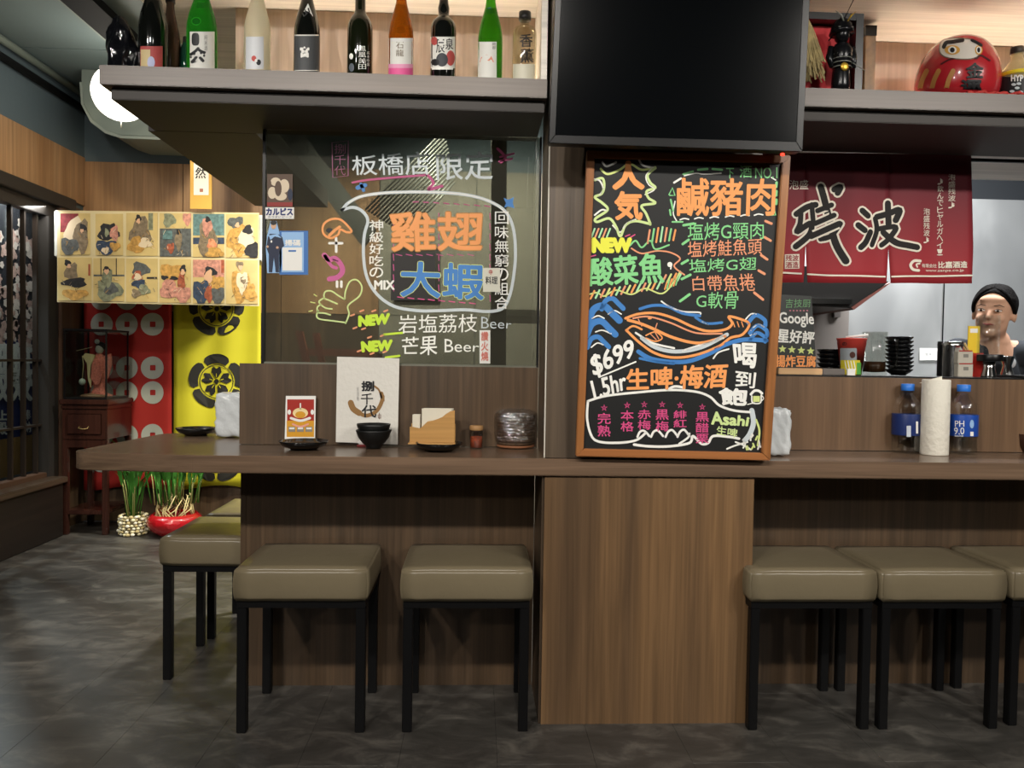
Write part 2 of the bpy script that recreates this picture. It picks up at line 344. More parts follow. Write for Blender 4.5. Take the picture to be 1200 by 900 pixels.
for k in range(230):
    y = random.uniform(SP(-20, 400).y, SP(44, 400).y); z = random.uniform(SP(20, 400).z-.02, SP(20, 260).z+.02)-.12*abs(math.sin(y*9)); r_ = random.uniform(.014, .036); q = [(XP+.004+.001*(k % 5), y+r_*math.cos(a)*(1+.2*math.cos(5*a)), z+r_*math.sin(a)*(1+.2*math.cos(5*a))) for a in [i*math.pi/6 for i in range(12)]]
    mb.add(q, [list(range(12))], PK if k % 3 else PK2)
mb.build('printed_blossom', po, flat=1)
mb = MB()
text(mb, SP, '無', (-14, 398, 20, 452), WHITE, .05, .01); text(mb, SP, '無', (14, 402, 38, 452), WHITE, .05, .01)
text(mb, SP, '双', (-12, 440, 10, 470), WHITE, .06, .011); text(mb, SP, '双', (14, 440, 37, 469), WHITE, .06, .01)
text(mb, SP, '止', (-4, 481, 8, 492), WHITE, .04, .01); text(mb, SP, '殿', (-4, 495, 8, 509), WHITE, .04, .01)
vtext(mb, SP, '奉納', 29, 480, 36, 508, WHITE, .03, .01)
mb.build('lettering', po, flat=1)
# low dark box under the door
bx = thing('low_bench', 'low dark wooden box bench under the lattice door', 'bench', (XL+.05, 3.9, 0))
bm_ = wood('bench_wood', '18110d', '221913', 1, .8, .5, 8)
MB().box((XL+.02, 2.5, .002), (-2.317, 4.41, .30), bm_).build('body', bx, bevel=.003)
MB().box((XL+.02, 2.5, .301), (-2.30, 4.43, .335), wood('bench_top', '3c3026', '4a3c30', 1, .8, .35, 8)).build('top_board', bx, bevel=.004)
# remaining shell
MB().box((4.6, -3.2, 0), (4.72, 5.2, 2.62), DGREY).build('wall_right', kind='structure')
MB().box((-4.2, -3.32, 0), (5.2, -3.2, 2.62), wood('front_wall_wood', '6d5340', '86684e', 2, .6, .5, 4)).build('wall_front', kind='structure')
wk = MB(); wk.box((.8, 4.22, 0), (4.6, 4.3, 2.62), mat('kitchen_slate', '181c20', .8)); wk = wk.build('wall_kitchen', kind='structure')
def steel_mat():
    m = bpy.data.materials.new('brushed_steel'); m.use_nodes = True; nt = m.node_tree; L = nt.links.new; b = nt.nodes['Principled BSDF']; b.inputs['Metallic'].default_value = .6
    tc = nt.nodes.new('ShaderNodeTexCoord'); mp = nt.nodes.new('ShaderNodeMapping'); mp.inputs['Scale'].default_value = (2.2, 1, 1.1); L(tc.outputs['Object'], mp.inputs[0])
    n = nt.nodes.new('ShaderNodeTexNoise'); n.inputs['Scale'].default_value = 1.3; n.inputs['Detail'].default_value = 3; n.inputs['Distortion'].default_value = .4; L(mp.outputs[0], n.inputs[0])
    r = nt.nodes.new('ShaderNodeValToRGB'); e = r.color_ramp.elements; e[0].position = .3; e[0].color = srgb('a2a4a4'); e[1].position = .7; e[1].color = srgb('c6c8c6'); L(n.outputs[0], r.inputs[0]); L(r.outputs[0], b.inputs['Base Color'])
    q = nt.nodes.new('ShaderNodeMapRange'); q.inputs[3].default_value = .22; q.inputs[4].default_value = .5; L(n.outputs[0], q.inputs[0]); L(q.outputs[0], b.inputs['Roughness'])
    bp = nt.nodes.new('ShaderNodeBump'); bp.inputs['Strength'].default_value = .2; bp.inputs['Distance'].default_value = .03; L(n.outputs[0], bp.inputs['Height']); L(bp.outputs[0], b.inputs['Normal']); return m
STL = steel_mat(); CHR = mat('polished_steel', 'd6d6d4', .14, 1)
for x0, x1 in ((.81, 2.596), (2.604, 4.59)): MB().box((x0, 4.205, .9), (x1, 4.221, 1.97), STL).build('steel_panel', wk)
MB().box((2.596, 4.195, .9), (2.604, 4.21, 1.965), CHR).build('joint_strip', wk)
MB().box((.74, 2.62, 0), (.8, YB, 2.62), GREYW).build('wall_middle', kind='structure')
# ================================================================ THE BAR
YS, YK = 2.115, 2.39      # counter front, knee wall / partition face
pts = [(1.99+.4, YS), ]
c = thing('bar_counter', 'long walnut bar counter top with rounded left end', 'counter', (0, 2.4, .7))
XE, YE, rr_ = -1.12, 2.74, .07
def arc(cx, cy, r, a0, a1, n=8): return [(cx+r*math.cos(R(a0+(a1-a0)*i/n)), cy+r*math.sin(R(a0+(a1-a0)*i/n))) for i in range(n+1)]
out = arc(XE+rr_, YS+rr_+.03, rr_, 180, 262)+[(XE+.35, YS), (2.4, YS), (2.4, YE), (.2, YE)]+arc(XE+rr_+.03, YE-rr_, rr_, 90, 180)
MB().prism([(x, y, .702) for x, y in out], (0, 0, .048), W_SLAB).build('counter_top', c, bevel=.002)
MB().prism([(XE+.004+.0006*i, YS+rr_+.02+.0*i, .704) for i in range(1)]+[(XE-.0015, YS+.09, .704), (XE-.0015, YS+.125, .704)], (0, 0, .044), mat('edge_band_end', 'b8aa9a', .4)).build('edge_band', c)
# pillar
p = thing('pillar', 'square walnut laminate pillar between the two bar bays', 'pillar', (.48, 2.27, 0))
MB().box((.192, 2.125, 0), (.785, 2.39, .698), W_PIL).build('lower_panel', p)
MB().box((.192, 2.122, .752), (.785, 2.39, 2.62), wood('laminate_pillar_top', '4c4034', '625342', 2, .9, .42, 7)).build('upper_panel', p)
MB().box((.185, 2.130, 0), (.1915, 2.385, .698), W_DARK).build('side_board', p)
MB().box((.188, 2.124, .752), (.1915, 2.13, 1.7), mat('pale_edge', 'c9c4b8', .5)).build('edge_strip', p)
# knee walls + partitions
k = thing('bar_partition', 'walnut partition board under the glass pane left of the pillar', 'partition', (-.25, 2.4, 0))
MB().box((-.720, YK, 0), (.184, YK+.018, .70), W_DARK).build('knee_panel', k)
MB().box((-.728, YK, .752), (.190, YK+.03, 1.0), W_DARK).build('upper_board', k)
MB().box((-.722, YK-.002, 0), (-.706, YK, .70), W_DARK).build('end_strip', k)
k2 = thing('bar_partition', 'walnut partition board behind the two water bottles right of the pillar', 'partition', (1.5, 2.4, 0))
MB().box((.79, YK, 0), (2.4, YK+.018, .70), W_DARK).build('knee_panel', k2)
MB().box((.787, YK, .752), (2.4, YK+.03, .985), wood('laminate_brown', '5f4a37', '775c44', 2, .7, .4, 6)).build('upper_board', k2)
MB().box((.787, YK+.001, .9855), (2.4, 2.72, .99), mat('ledge_black', '1a1918', .35)).build('ledge', k2)
MB().box((1.75, YK-.004, .9905), (2.4, 2.56, .999), mat('rubber_mat', '101010', .6)).build('bar_mat', k2)
# hanging shelf units
def hang(name, label, x0, x1, yb, up_y, zl=2.09):
    h = thing(name, label, 'shelf', ((x0+x1)/2, 2.3, 1.72))
    MB().box((x0, 2.14, 1.748), (x1, yb+.03, 1.80), W_SHELF).build('shelf_board', h, bevel=.0015)
    MB().box((x0+.02, 2.165, 1.716), (x1-.005, yb+.03, 1.7475), DARKU).build('lower_casing', h, bevel=.002)
    MB().box((x0, 2.12, zl), (x1, up_y, zl+.05), W_OAKX).build('upper_board', h)
    return h
h1 = hang('hanging_shelf', 'walnut hanging shelf carrying the sake bottles left of the television', -1.03, .182, 2.42, 3.0)
MB().box((-.755, 2.42, 1.801), (.165, 2.445, 2.088), W_OAK).build('back_panel', h1)
MB().box((.165, 2.16, 1.801), (.182, 2.44, 2.088), W_OAKX).build('end_panel', h1)
MB().box((-1.03, 2.452, 1.716), (-.70, 3.6, 1.79), DARKU).build('return_casing', h1)
LED = mat('led_warm', 'ffeed6', emit=70)
def led(x0, x1, y, z, label, pp):
    MB().box((x0, y, z), (x1, y+.008, z+.006), LED).build('led_strip', pp, label)
led(-.74, .16, 2.405, 1.8015, 'glowing warm strip', h1); 
h2 = hang('hanging_shelf', 'walnut hanging shelf carrying the red daruma doll right of the television', .79, 2.6, 2.44, 2.9)
MB().box((.80, 2.50, 1.801), (2.59, 2.52, 2.088), W_OAK).build('back_panel', h2)
MB().box((.79, 2.475, 1.738), (2.6, 2.86, 1.80), W_OAKX).build('rear_casing', h2)
led(1.2, 2.58, 2.485, 1.8015, 'glowing warm strip', h2); 
# glass pane
G = YP(YK+.006)
gp = thing('glass_partition', 'dark glass pane covered in marker drawings and writing', 'glass panel', (-.24, YK, 1.0))
DG = thin_glass('smoky_glass', 'c4c7c0', .10, .02, .15, '6e6c62')
MB().box((-.655, YK+.010, 1.0005), (.184, YK+.016, 1.715), DG).build('glass', gp)
FRG = mat('aluminium_dull', '7a7c70', .4, .6)
MB().box((-.664, YK+.005, 1.0005), (-.655, YK+.02, 1.715), BLKM).build('side_frame', gp)
MB().box((-.655, YK+.003, 1.0005), (.184, YK+.01, 1.006), FRG).build('bottom_bead', gp)
MB().box((.184, YK+.003, 1.0005), (.1905, YK+.02, 1.715), BLKM).build('side_frame', gp)
# ---- plausible things set behind the glass, mostly standing in for reflections
sm = thing('reflection_slats', 'grey metal slats added behind the glass pane to stand for a reflection', 'screen', (-.25, 3.9, 2.0))
S4 = YP(3.9); GM = mat('galvanised', '62645f', .4, .5)
A, B_, C_, D_ = (428, 246), (521, 152), (533, 214), (476, 276)
for i in range(15):
    t = i/14; a = (A[0]*(1-t)+D_[0]*t, A[1]*(1-t)+D_[1]*t); b = (B_[0]*(1-t)+C_[0]*t, B_[1]*(1-t)+C_[1]*t)
    MB().tube([S4(*a), S4(*b)], .0052, GM, 6).build('slat', sm)
be = thing('reflection_beam', 'dark sloping beam added behind the glass pane to stand for a reflection', 'beam', (-.6, 3.4, 2.2))
MB().prism([S4(322, 150), S4(350, 150), S4(440, 268), S4(425, 290)], (0, .05, 0), mat('beam_grey', '4a4c48', .6)).build('beam', be)
be2 = thing('reflection_post', 'grey steel post added behind the right of the glass pane to stand for a reflection', 'post', (.05, 3.4, 1))
S5 = YP(3.4); MB().prism([S5(576, 158), S5(594, 158), Vector((S5(596, 430).x, 3.4, 0)), Vector((S5(578, 430).x, 3.4, 0))], (0, .05, 0), mat('post_grey', '7c7a70', .5)).build('post', be2)
REDW = wood('chair_redwood', '6a3524', '7c402c', 2, .5, .45, 9)
ch = thing('reflection_chair', 'red brown wooden chair added behind the lower left of the glass to stand for a reflection', 'chair', (-.95, 3.9, 0))
SC = YP(3.95)
for (a, b, y_) in (((346, 388), (358, 440), 3.95), ((366, 390), (376, 440), 4.25)):
    S = YP(y_); q0, q1 = S(*a), S(*b); q2 = Vector((q1.x+.02, y_, 0)); MB().prism([q0, q0+Vector((.035, 0, 0)), q1+Vector((.035, 0, 0)), q2+Vector((.035, 0, 0)), q2, q1], (0, .03, 0), REDW).build('leg', ch)
q = SC(362, 412); MB().box((q.x-.02, 3.95, q.z-.2), (q.x+.36, 4.3, q.z-.17), REDW).build('seat', ch)
MB().box((q.x-.02, 3.96, q.z-.02), (q.x+.33, 3.985, q.z+.015), REDW).build('arm_rest', ch)
for xx in (q.x+.3,):
    for yy in (3.95, 4.26): MB().box((xx, yy, 0), (xx+.03, yy+.03, q.z), REDW).build('leg', ch)
dt = thing('reflection_table', 'white topped table added behind the lower right of the glass to stand for a reflection', 'table', (.1, 3.7, 0))
q = YP(3.45)(574, 362); MB().box((q.x, 3.45, q.z-.03), (.72, 4.1, q.z), WHITE).build('table_top', dt); MB().box((.30, 3.7, 0), (.36, 3.76, q.z-.031), GREYW).build('leg', dt)
nb = thing('notice_board', 'dark menu board on the wall behind the glass pane', 'board', (-.3, 4.8, 1.5)); Sw = YP(YB-.05)
sheet('board', Sw, [(462, 290), (516, 290), (516, 352), (462, 352)], .02, mat('board_black', '141414', .5), nb)
# ================================================================ STOOLS
VIN = mat('taupe_vinyl', '6f6550', .32, bump=.12, bscale=14, noise=.05)
def seat_mesh(w, d, z0=.365, z1=.452):
    bm = bmesh.new(); bmesh.ops.create_cube(bm, size=1)
    bmesh.ops.scale(bm, vec=(w, d, z1-z0), verts=bm.verts); bmesh.ops.translate(bm, vec=(0, 0, (z0+z1)/2), verts=bm.verts)
    bmesh.ops.subdivide_edges(bm, edges=bm.edges[:], cuts=7, use_grid_fill=True)
    for v in bm.verts:
        u, t = v.co.x/(w/2), v.co.y/(d/2); s = (v.co.z-(z0+z1)/2)/((z1-z0)/2)
        if s > .9: v.co.z += .007*(1-u*u)*(1-t*t)
        bul = .004*(1-s*s)
        if abs(u) > .99: v.co.x += math.copysign(bul, u)
        if abs(t) > .99: v.co.y += math.copysign(bul, t)
        if abs(u) > .99 and abs(t) > .99: v.co.x *= .99; v.co.y *= .985
        if abs(u) > .9 or abs(t) > .9: v.co.z += .0012*math.sin(v.co.x*190+v.co.y*170)*(1 if abs(u)+abs(t) > 1.6 else .2)
    ed = [e for e in bm.edges if e.calc_face_angle(0) > .9]
    bmesh.ops.bevel(bm, geom=ed, offset=.0045, segments=3, affect='EDGES', clamp_overlap=True)
    me = bpy.data.meshes.new('seat'); bm.to_mesh(me); bm.free(); me.materials.append(VIN)
    for f in me.polygons: f.use_smooth = True
    return me
def stool(name, label, x, y, w, d):
    t = thing(name, label, 'stool', (x, y, 0), 'vinyl stools along the bar'); s = bpy.data.objects.new('seat', seat_mesh(w, d)); C.objects.link(s); s.parent = t
    L_ = .026; ex, ey = w/2-.006, d/2-.012
    for sx in (-1, 1):
        for sy in (-1, 1):
            MB().box((x+sx*ex, y+sy*ey, 0), (x+sx*(ex-L_), y+sy*(ey-L_), .343), BLKM).build('leg', t, bevel=.002)
    fr = MB()
    for sy in (-1, 1): fr.box((x-ex, y+sy*ey, .3435), (x+ex, y+sy*(ey-L_), .365), BLKM)
    for sx in (-1, 1): fr.box((x+sx*ex, y-ey+L_, .3435), (x+sx*(ex-L_), y+ey-L_, .365), BLKM)
    fr.build('seat_frame', t); return t
s0 = stool('bar_stool', 'taupe vinyl stool in front of the bar, leftmost of the front row', -.466, 2.218, .356, .30)
def stool_copy(x, label, src=s0, y=2.218):
    n = dup(src); n.location = (x, y, 0); n['label'] = label; return n
stool_copy(-.020, 'taupe vinyl stool directly left of the pillar')
stool_copy(.940, 'taupe vinyl stool directly right of the pillar')
stool_copy(1.312, 'taupe vinyl stool below the two water bottles')
stool_copy(1.700, 'taupe vinyl stool cut off by the right edge of the photo', y=2.235)
s1 = stool('bar_stool', 'taupe vinyl stool tucked under the left end of the counter', -.838, 2.588, .285, .335)
stool_copy(-.825, 'farthest taupe vinyl stool, partly hidden behind the counter end', s1, 2.945)
# ================================================================ MARKER / CHALK COLOURS
def ink(n, c): return mat('marker_'+n, c, .55)
K_OR = ink('orange', 'f2a05c'); K_WH = ink('white', 'eeeee8'); K_YG = ink('lime', 'd3e08a'); K_GR = ink('green', '86d38c'); K_YE = ink('yellow', 'e8e84a'); K_BL = ink('blue', '3f7fc4'); K_PK = ink('pink', 'd44f86')
K_GB = ink('grey_white', 'c9d2d6'); K_BK = ink('black', '15161a'); K_SAL = ink('salmon', 'e69a72'); K_SG = ink('seafoam', 'a9e2ae'); K_LG = ink('light_green', 'cfe39a')
# ================================================================ CHALKBOARD
nB = (PY(675, 535, 2.088)-PY(689, 177, 2.035)); nB = Vector((0, 1, nB.y/abs(nB.z)*-1)); BP = Plane(PY(675, 535, 2.088), (0, 1, .06))
cb = thing('chalkboard_menu', 'large framed black menu board with a whale drawing, leaning on the pillar', 'menu board', (.48, 2.06, .755))
TL, TR, BR, BL = (688, 176), (927, 182), (903, 540), (675, 535)
FRW2 = wood('frame_wood', '9a6238', 'b67c4c', 0, .6, .35, 8); FRW3 = wood('frame_wood_v', '8d5a34', 'a8703f', 2, .6, .35, 8)
BPB = Plane(BP.o-BP.n*.010, BP.n)
sheet('panel', BPB, [(691, 179), (924, 185), (900, 537), (678, 532)], .012, mat('blackboard', '1b1c1c', .5, noise=.1, nscale=5), cb)
def lerp(a, b, t): return (a[0]*(1-t)+b[0]*t, a[1]*(1-t)+b[1]*t)
ins = [(697, 185), (917, 191), (893, 531), (684, 526)]
for a, b, i, j, m_ in ((TL, TR, 0, 1, FRW2), (TR, BR, 1, 2, FRW3), (BR, BL, 2, 3, FRW2), (BL, TL, 3, 0, FRW3)):
    MB().prism([BP(*a), BP(*b), BP(*ins[j]), BP(*ins[i])], -BP.n*.020, m_).build('frame_rail', cb, bevel=.002)
S = BPB
def drawing(name, fn, parent, label=None):
    mb = MB(); fn(mb); return mb.build(name, parent, label, flat=1, kind='stuff') if name in ('coloured_tick_drawing','blue_star_drawing','confetti_drawing','plus_equals_drawing','pink_dash_drawing','pink_stroke_drawing','dashed_outline_drawing') else mb.build(name, parent, label, flat=1)
def d_burst(mb):
    stroke(mb, S, [(704, 198), (712, 204), (726, 199), (738, 192), (752, 199), (768, 196)], 2.6, K_YG)
    stroke(mb, S, [(706, 190), (711, 195), (722, 190)], 2.4, K_WH); stroke(mb, S, [(749, 188), (754, 194), (766, 197)], 2.4, K_WH)
    stroke(mb, S, [(697, 211), (706, 209), (708, 218), (705, 227), (697, 231), (706, 238), (712, 246), (698, 256), (700, 260), (714, 256), (722, 266), (727, 277), (733, 264), (744, 259), (760, 262), (762, 263)], 3, K_LG)
    stroke(mb, S, [(696, 210), (703, 212), (707, 222), (702, 229)], 2, K_WH); stroke(mb, S, [(697, 252), (705, 246), (711, 247)], 2, K_WH)
    stroke(mb, S, [(768, 197), (759, 205), (762, 214), (768, 220), (758, 224), (760, 232), (768, 238), (752, 241), (757, 250), (762, 262)], 3, K_LG)
    stroke(mb, S, [(765, 196), (757, 206), (760, 216), (767, 222), (756, 228)], 1.4, K_WH); stroke(mb, S, [(718, 264), (727, 272), (734, 262), (745, 257)], 1.6, K_WH)
drawing('starburst_drawing', d_burst, cb, 'white and lime starburst outline')
def d_green(mb):
    for a, b in (((801, 204), (812, 201)), ((818, 199), (829, 198)), ((835, 198), (846, 199))): stroke(mb, S, [a, b], 2.6, K_GR)
    stroke(mb, S, [(802, 206), (815, 203), (825, 204), (845, 203)], 1.4, K_WH)
    stroke(mb, S, [(784, 228), (788, 220), (791, 229), (785, 229)], 1.5, K_GR, smooth=False); stroke(mb, S, [(790, 214), (798, 209)], 2.4, K_WH); stroke(mb, S, [(786, 234), (789, 247)], 2.2, K_GR); stroke(mb, S, [(785, 246), (786, 252)], 2.2, K_GR)
    stroke(mb, S, [(791, 236), (789, 250), (793, 259)], 1.5, K_WH); stroke(mb, S, [(788, 260), (800, 260)], 2, K_GR)
    for x in (797, 814, 832, 850, 868, 884): stroke(mb, S, [(x, 257.5-(x-797)*.06), (x+5, 256-(x-797)*.06), (x+10, 257-(x-797)*.06)], 1.6, K_WH)
    for y in (214, 224, 234): stroke(mb, S, [(910, y), (909.5, y+5)], 3, K_GR)
    stroke(mb, S, [(904, 208), (909, 211)], 1.5, K_WH); stroke(mb, S, [(905, 250), (907, 244), (909, 252), (904, 252)], 1.6, K_GR, smooth=False)
drawing('dashed_outline_drawing', d_green, cb)
def d_scrib(mb):
    random.seed(3)
    for i in range(7): x = 759+i*5; stroke(mb, S, [(x, 285-i*.6), (x+2.5, 266+abs(i-3)*1.2)], 2.2, (K_SAL, K_GR, K_OR, K_SG)[i % 4])
    stroke(mb, S, [(738, 288), (745, 282), (752, 290), (762, 282), (768, 292), (784, 287)], 2, K_GR)
    stroke(mb, S, [(740, 291), (752, 297), (770, 294), (786, 296), (797, 303), (790, 312), (802, 322)], 1.8, K_SAL)
    stroke(mb, S, [(690, 345), (700, 343), (708, 347), (722, 340), (740, 345), (756, 338), (776, 344), (790, 330), (797, 318)], 1.8, K_YG)
    for i in range(18): x = 692+i*6; y = 350-i*.9-(6 if i > 13 else 0); stroke(mb, S, [(x, y), (x+4.5, y-9)], 2.3, (K_OR, K_SG, K_SAL, K_YG)[i % 4])
    for i in range(6): x = 779+i*2.6; stroke(mb, S, [(x, 339-i), (x+3, 329-i)], 1.6, (K_OR, K_GR)[i % 2])
    for i in range(5): x = 693+i*4.5; stroke(mb, S, [(x, 278), (x+4, 268)], 2, (K_SG, K_SAL)[i % 2])
    for a in ((801, 264, 813, 262), (800, 286, 807, 281), (799, 309, 806, 305), (799, 327, 809, 322), (797, 353, 808, 345)): stroke(mb, S, [(a[0], a[1]), (a[2], a[3])], 3, K_GR)
    for a in ((897, 259, 904, 262), (896, 278, 903, 282), (892, 299, 899, 304), (889, 317, 896, 321), (884, 343, 894, 351)): stroke(mb, S, [(a[0], a[1]), (a[2], a[3])], 3, K_SAL)
    stroke(mb, S, [(733, 277), (738, 275)], 1.4, K_PK); stroke(mb, S, [(739, 278), (744, 275)], 1.4, K_PK); stroke(mb, S, [(691, 301), (698, 299)], 1.4, K_PK)
    blob(mb, S, 785, 310, 3, 3, K_WH)
    stroke(mb, S, [(787, 310), (786, 315)], 1.6, K_WH)
drawing('coloured_tick_drawing', d_scrib, cb)
def d_whale(mb):
    W = K_BL
    for cx, cy, r_ in ((716, 357, 9), (705, 369, 13), (702, 386, 12), (699, 402, 9)):
        stroke(mb, S, [(cx-r_*1.2, cy+r_*.6), (cx-r_*.7, cy-r_*.5), (cx+r_*.2, cy-r_*.8), (cx+r_, cy-r_*.1), (cx+r_*1.6, cy+r_*.5)], r_*.62, W)
    for q in ([(694, 373), (701, 370), (708, 373)], [(698, 389), (706, 387), (716, 391)], [(713, 368), (720, 364), (728, 368)], [(693, 407), (700, 402), (707, 404)]): stroke(mb, S, q, 1.6, K_WH)
    stroke(mb, S, [(750, 362), (765, 358), (782, 359), (800, 367), (820, 370)], 3.4, W); stroke(mb, S, [(775, 353), (784, 359), (800, 365), (819, 366), (821, 368)], 1.8, K_WH)
    stroke(mb, S, [(815, 372), (828, 379), (846, 378)], 3, W); stroke(mb, S, [(823, 377), (830, 380)], 1.8, K_WH)
    stroke(mb, S, [(748, 412), (762, 420), (785, 424), (808, 423), (832, 414), (850, 404), (872, 398), (898, 399)], 5, W)
    stroke(mb, S, [(750, 420), (770, 424), (790, 426)], 3, W); stroke(mb, S, [(836, 420), (842, 413), (854, 409)], 1.8, K_WH)
    for cx, cy, r_ in ((888, 375, 8), (890, 387, 8), (889, 395, 7)): stroke(mb, S, [(cx-r_*1.4, cy+r_*.4), (cx-r_*.3, cy-r_*.7), (cx+r_, cy), (cx+r_*1.1, cy+r_*.8)], r_*.6, W)
    for q in ([(874, 374), (880, 368), (886, 368)], [(880, 387), (888, 380), (895, 383)], [(879, 393), (886, 391)]): stroke(mb, S, q, 1.6, K_WH)
    stroke(mb, S, [(733, 373), (748, 368), (768, 367), (790, 373), (812, 383), (830, 388), (850, 386), (858, 379), (854, 371), (868, 374), (878, 380), (870, 392), (856, 396), (842, 406), (815, 416), (790, 419), (768, 414), (750, 402), (734, 387)], 3, K_OR)
    stroke(mb, S, [(736, 375), (750, 379), (765, 385), (790, 396), (820, 402), (850, 394)], 3.4, K_OR); stroke(mb, S, [(734, 387), (742, 382), (752, 386)], 2.4, K_OR)
    stroke(mb, S, [(742, 373), (760, 371), (785, 378), (815, 390), (846, 391)], 2, K_SAL)
    stroke(mb, S, [(752, 396), (768, 407), (792, 412), (822, 407), (852, 392)], 4.5, K_GB); stroke(mb, S, [(745, 390), (765, 402), (790, 408)], 2.4, K_WH); stroke(mb, S, [(800, 411), (825, 403), (848, 396)], 2.4, K_WH)
    stroke(mb, S, [(757, 393), (768, 389), (776, 396), (768, 400), (757, 396)], 1.6, K_OR); stroke(mb, S, [(762, 391), (769, 398)], 1.1, K_SAL); stroke(mb, S, [(768, 390), (772, 397)], 1.1, K_SAL)
    stroke(mb, S, [(748, 374), (752, 382)], 1.2, K_SAL); stroke(mb, S, [(770, 379), (767, 388)], 1.2, K_SAL); blob(mb, S, 761.5, 373, 2.4, 1.3, K_OR)
    for x in (859, 864, 869): stroke(mb, S, [(x, 377), (x+2, 383)], 1.2, K_OR)
drawing('whale_drawing', d_whale, cb, 'orange and white whale between blue waves')
def d_txt(mb):
    text(mb, S, '人', (719, 190, 754, 221), K_OR, .05); text(mb, S, '気', (721, 225, 752, 257), K_OR, .045)
    text(mb, S, '鹹豬肉', [(794, 209), (909, 210), (907, 249), (794, 253)], K_OR, .045)
for s_, q_, b_ in (('人', (719, 190, 754, 221), .05), ('気', (721, 225, 752, 257), .04), ('鹹豬肉', [(794, 209), (909, 210), (907, 252), (794, 253)], .022)):
    drawing('heading_lettering', lambda mb: text(mb, S, s_, q_, K_OR, b_), cb, 'large orange characters')
def tline(s, q, m_, b=.02, nm='lettering', out=None): drawing(nm, lambda mb: text(mb, S, s, q, m_, b, out=out), cb)
tline('下', (851, 197, 860, 209), K_GR); tline('酒', (867, 194, 881, 208), K_GR); tline('NO.1', (885, 196, 911, 209), K_GR, .01)
tline('NEW', (695, 280, 739, 295), K_YE, .07)
tline('酸菜魚', [(689, 303), (776, 296), (778, 331), (691, 335)], K_GR, .03)
for s, q, m_ in (('塩烤G頸肉', [(806, 261), (895, 260), (895, 280), (806, 282)], K_GR), ('塩烤鮭魚頭', [(806, 283), (893, 279), (893, 298), (806, 302)], K_SAL), ('塩烤G翅', [(807, 304), (887, 301), (886, 316), (808, 320)], K_GR),
                 ('白帶魚捲', [(811, 324), (883, 320), (886, 341), (812, 341)], K_SAL), ('G軟骨', [(816, 344), (866, 340), (864, 362), (816, 361)], K_GR)): tline(s, q, m_, .004)
tline('$699', [(691, 418), (741, 397), (744, 420), (697, 444)], K_WH, .03); tline('1.5hr', [(692, 447), (732, 436), (734, 456), (697, 468)], K_WH, .04)
drawing('underline', lambda mb: stroke(mb, S, [(702, 442), (745, 424)], 1.8, K_WH), cb)
tline('生啤·梅酒', [(734, 433), (853, 426), (850, 454), (735, 457)], K_OR, .03)
tline('喝', [(859, 402), (887, 403), (885, 431), (862, 430)], K_WH, .03); tline('到', [(862, 434), (886, 437), (884, 455), (862, 453)], K_WH, .02); tline('飽', [(842, 455), (876, 456), (874, 475), (846, 474)], K_WH, .03)
def d_bottle(mb):
    stroke(mb, S, [(689, 470), (688, 490), (692, 508), (700, 517), (722, 519), (745, 516), (757, 507)], 2.8, K_WH)
    stroke(mb, S, [(689, 470), (710, 464), (745, 460), (785, 457), (815, 459), (832, 465), (843, 475), (860, 481), (879, 483)], 2.8, K_WH)
    stroke(mb, S, [(782, 457), (790, 453), (800, 454), (802, 457)], 3, K_WH)
    stroke(mb, S, [(743, 521), (760, 523), (785, 523), (808, 519), (812, 511), (822, 520), (830, 519), (836, 511), (855, 512), (866, 514)], 3, K_WH)
    for i, x in enumerate((755, 771, 788, 802)): stroke(mb, S, [(x-8, 512), (x-5, 506), (x, 505+(-i*.4)), (x+6, 511)], 2.6, K_WH)
    stroke(mb, S, [(808, 508), (806, 513), (796, 520)], 2.4, K_WH)
    stroke(mb, S, [(881, 481), (883, 495), (879, 508), (873, 516)], 6, K_GB); stroke(mb, S, [(886, 492), (890, 505), (888, 522)], 2.4, K_YG)
    random.seed(5)
    for i in range(14): x = 870+random.random()*20; y = 508+random.random()*16; stroke(mb, S, [(x, y), (x+random.uniform(-3, 3), y+4)], 2, (K_WH, K_YG)[i % 3 == 0])
    stroke(mb, S, [(852, 526), (862, 522), (876, 518)], 2, K_WH); stroke(mb, S, [(862, 518), (872, 522), (880, 527)], 2, K_WH)
    stroke(mb, S, [(881, 464), (882, 472), (891, 472), (892, 463)], 1.6, K_WH); patch(mb, S, 882.5, 464, 890.5, 471, K_YG); stroke(mb, S, [(880, 462), (884, 458), (889, 458), (893, 461)], 3, K_WH); stroke(mb, S, [(893, 464), (895, 467), (892, 470)], 1.3, K_WH); stroke(mb, S, [(876, 474), (884, 472)], 1.2, K_WH)
drawing('bottle_outline_drawing', d_bottle, cb, 'white outline of a lying bottle held by a hand')
for s, x, y0, y1, d_ in (('完熟', 708, 478, 513, .5), ('本格', 735, 475, 507, .4), ('赤梅', 755, 474, 505, .3), ('黒梅', 776, 474, 507, .2), ('緋紅', 797, 475, 502, 0), ('黒醋栗', 823, 477, 521, -.2)):
    def f(mb): stroke(mb, S, [(x+3.5*math.sin(i*2*math.pi*2/5), y0-6-3.5*math.cos(i*2*math.pi*2/5)+4) for i in range(5)], 1.4, K_PK, closed=True, smooth=False); vtext(mb, S, s, x-7.5, y0+4, x+7.5, y1, K_PK, .015)
    y0 += 2; drawing('plum_wine_lettering', f, cb)
tline('Asahi', [(833, 482), (878, 489), (876, 499), (834, 497)], K_LG, .045); tline('生啤', [(840, 499), (865, 503), (863, 513), (840, 509)], K_LG, .02)
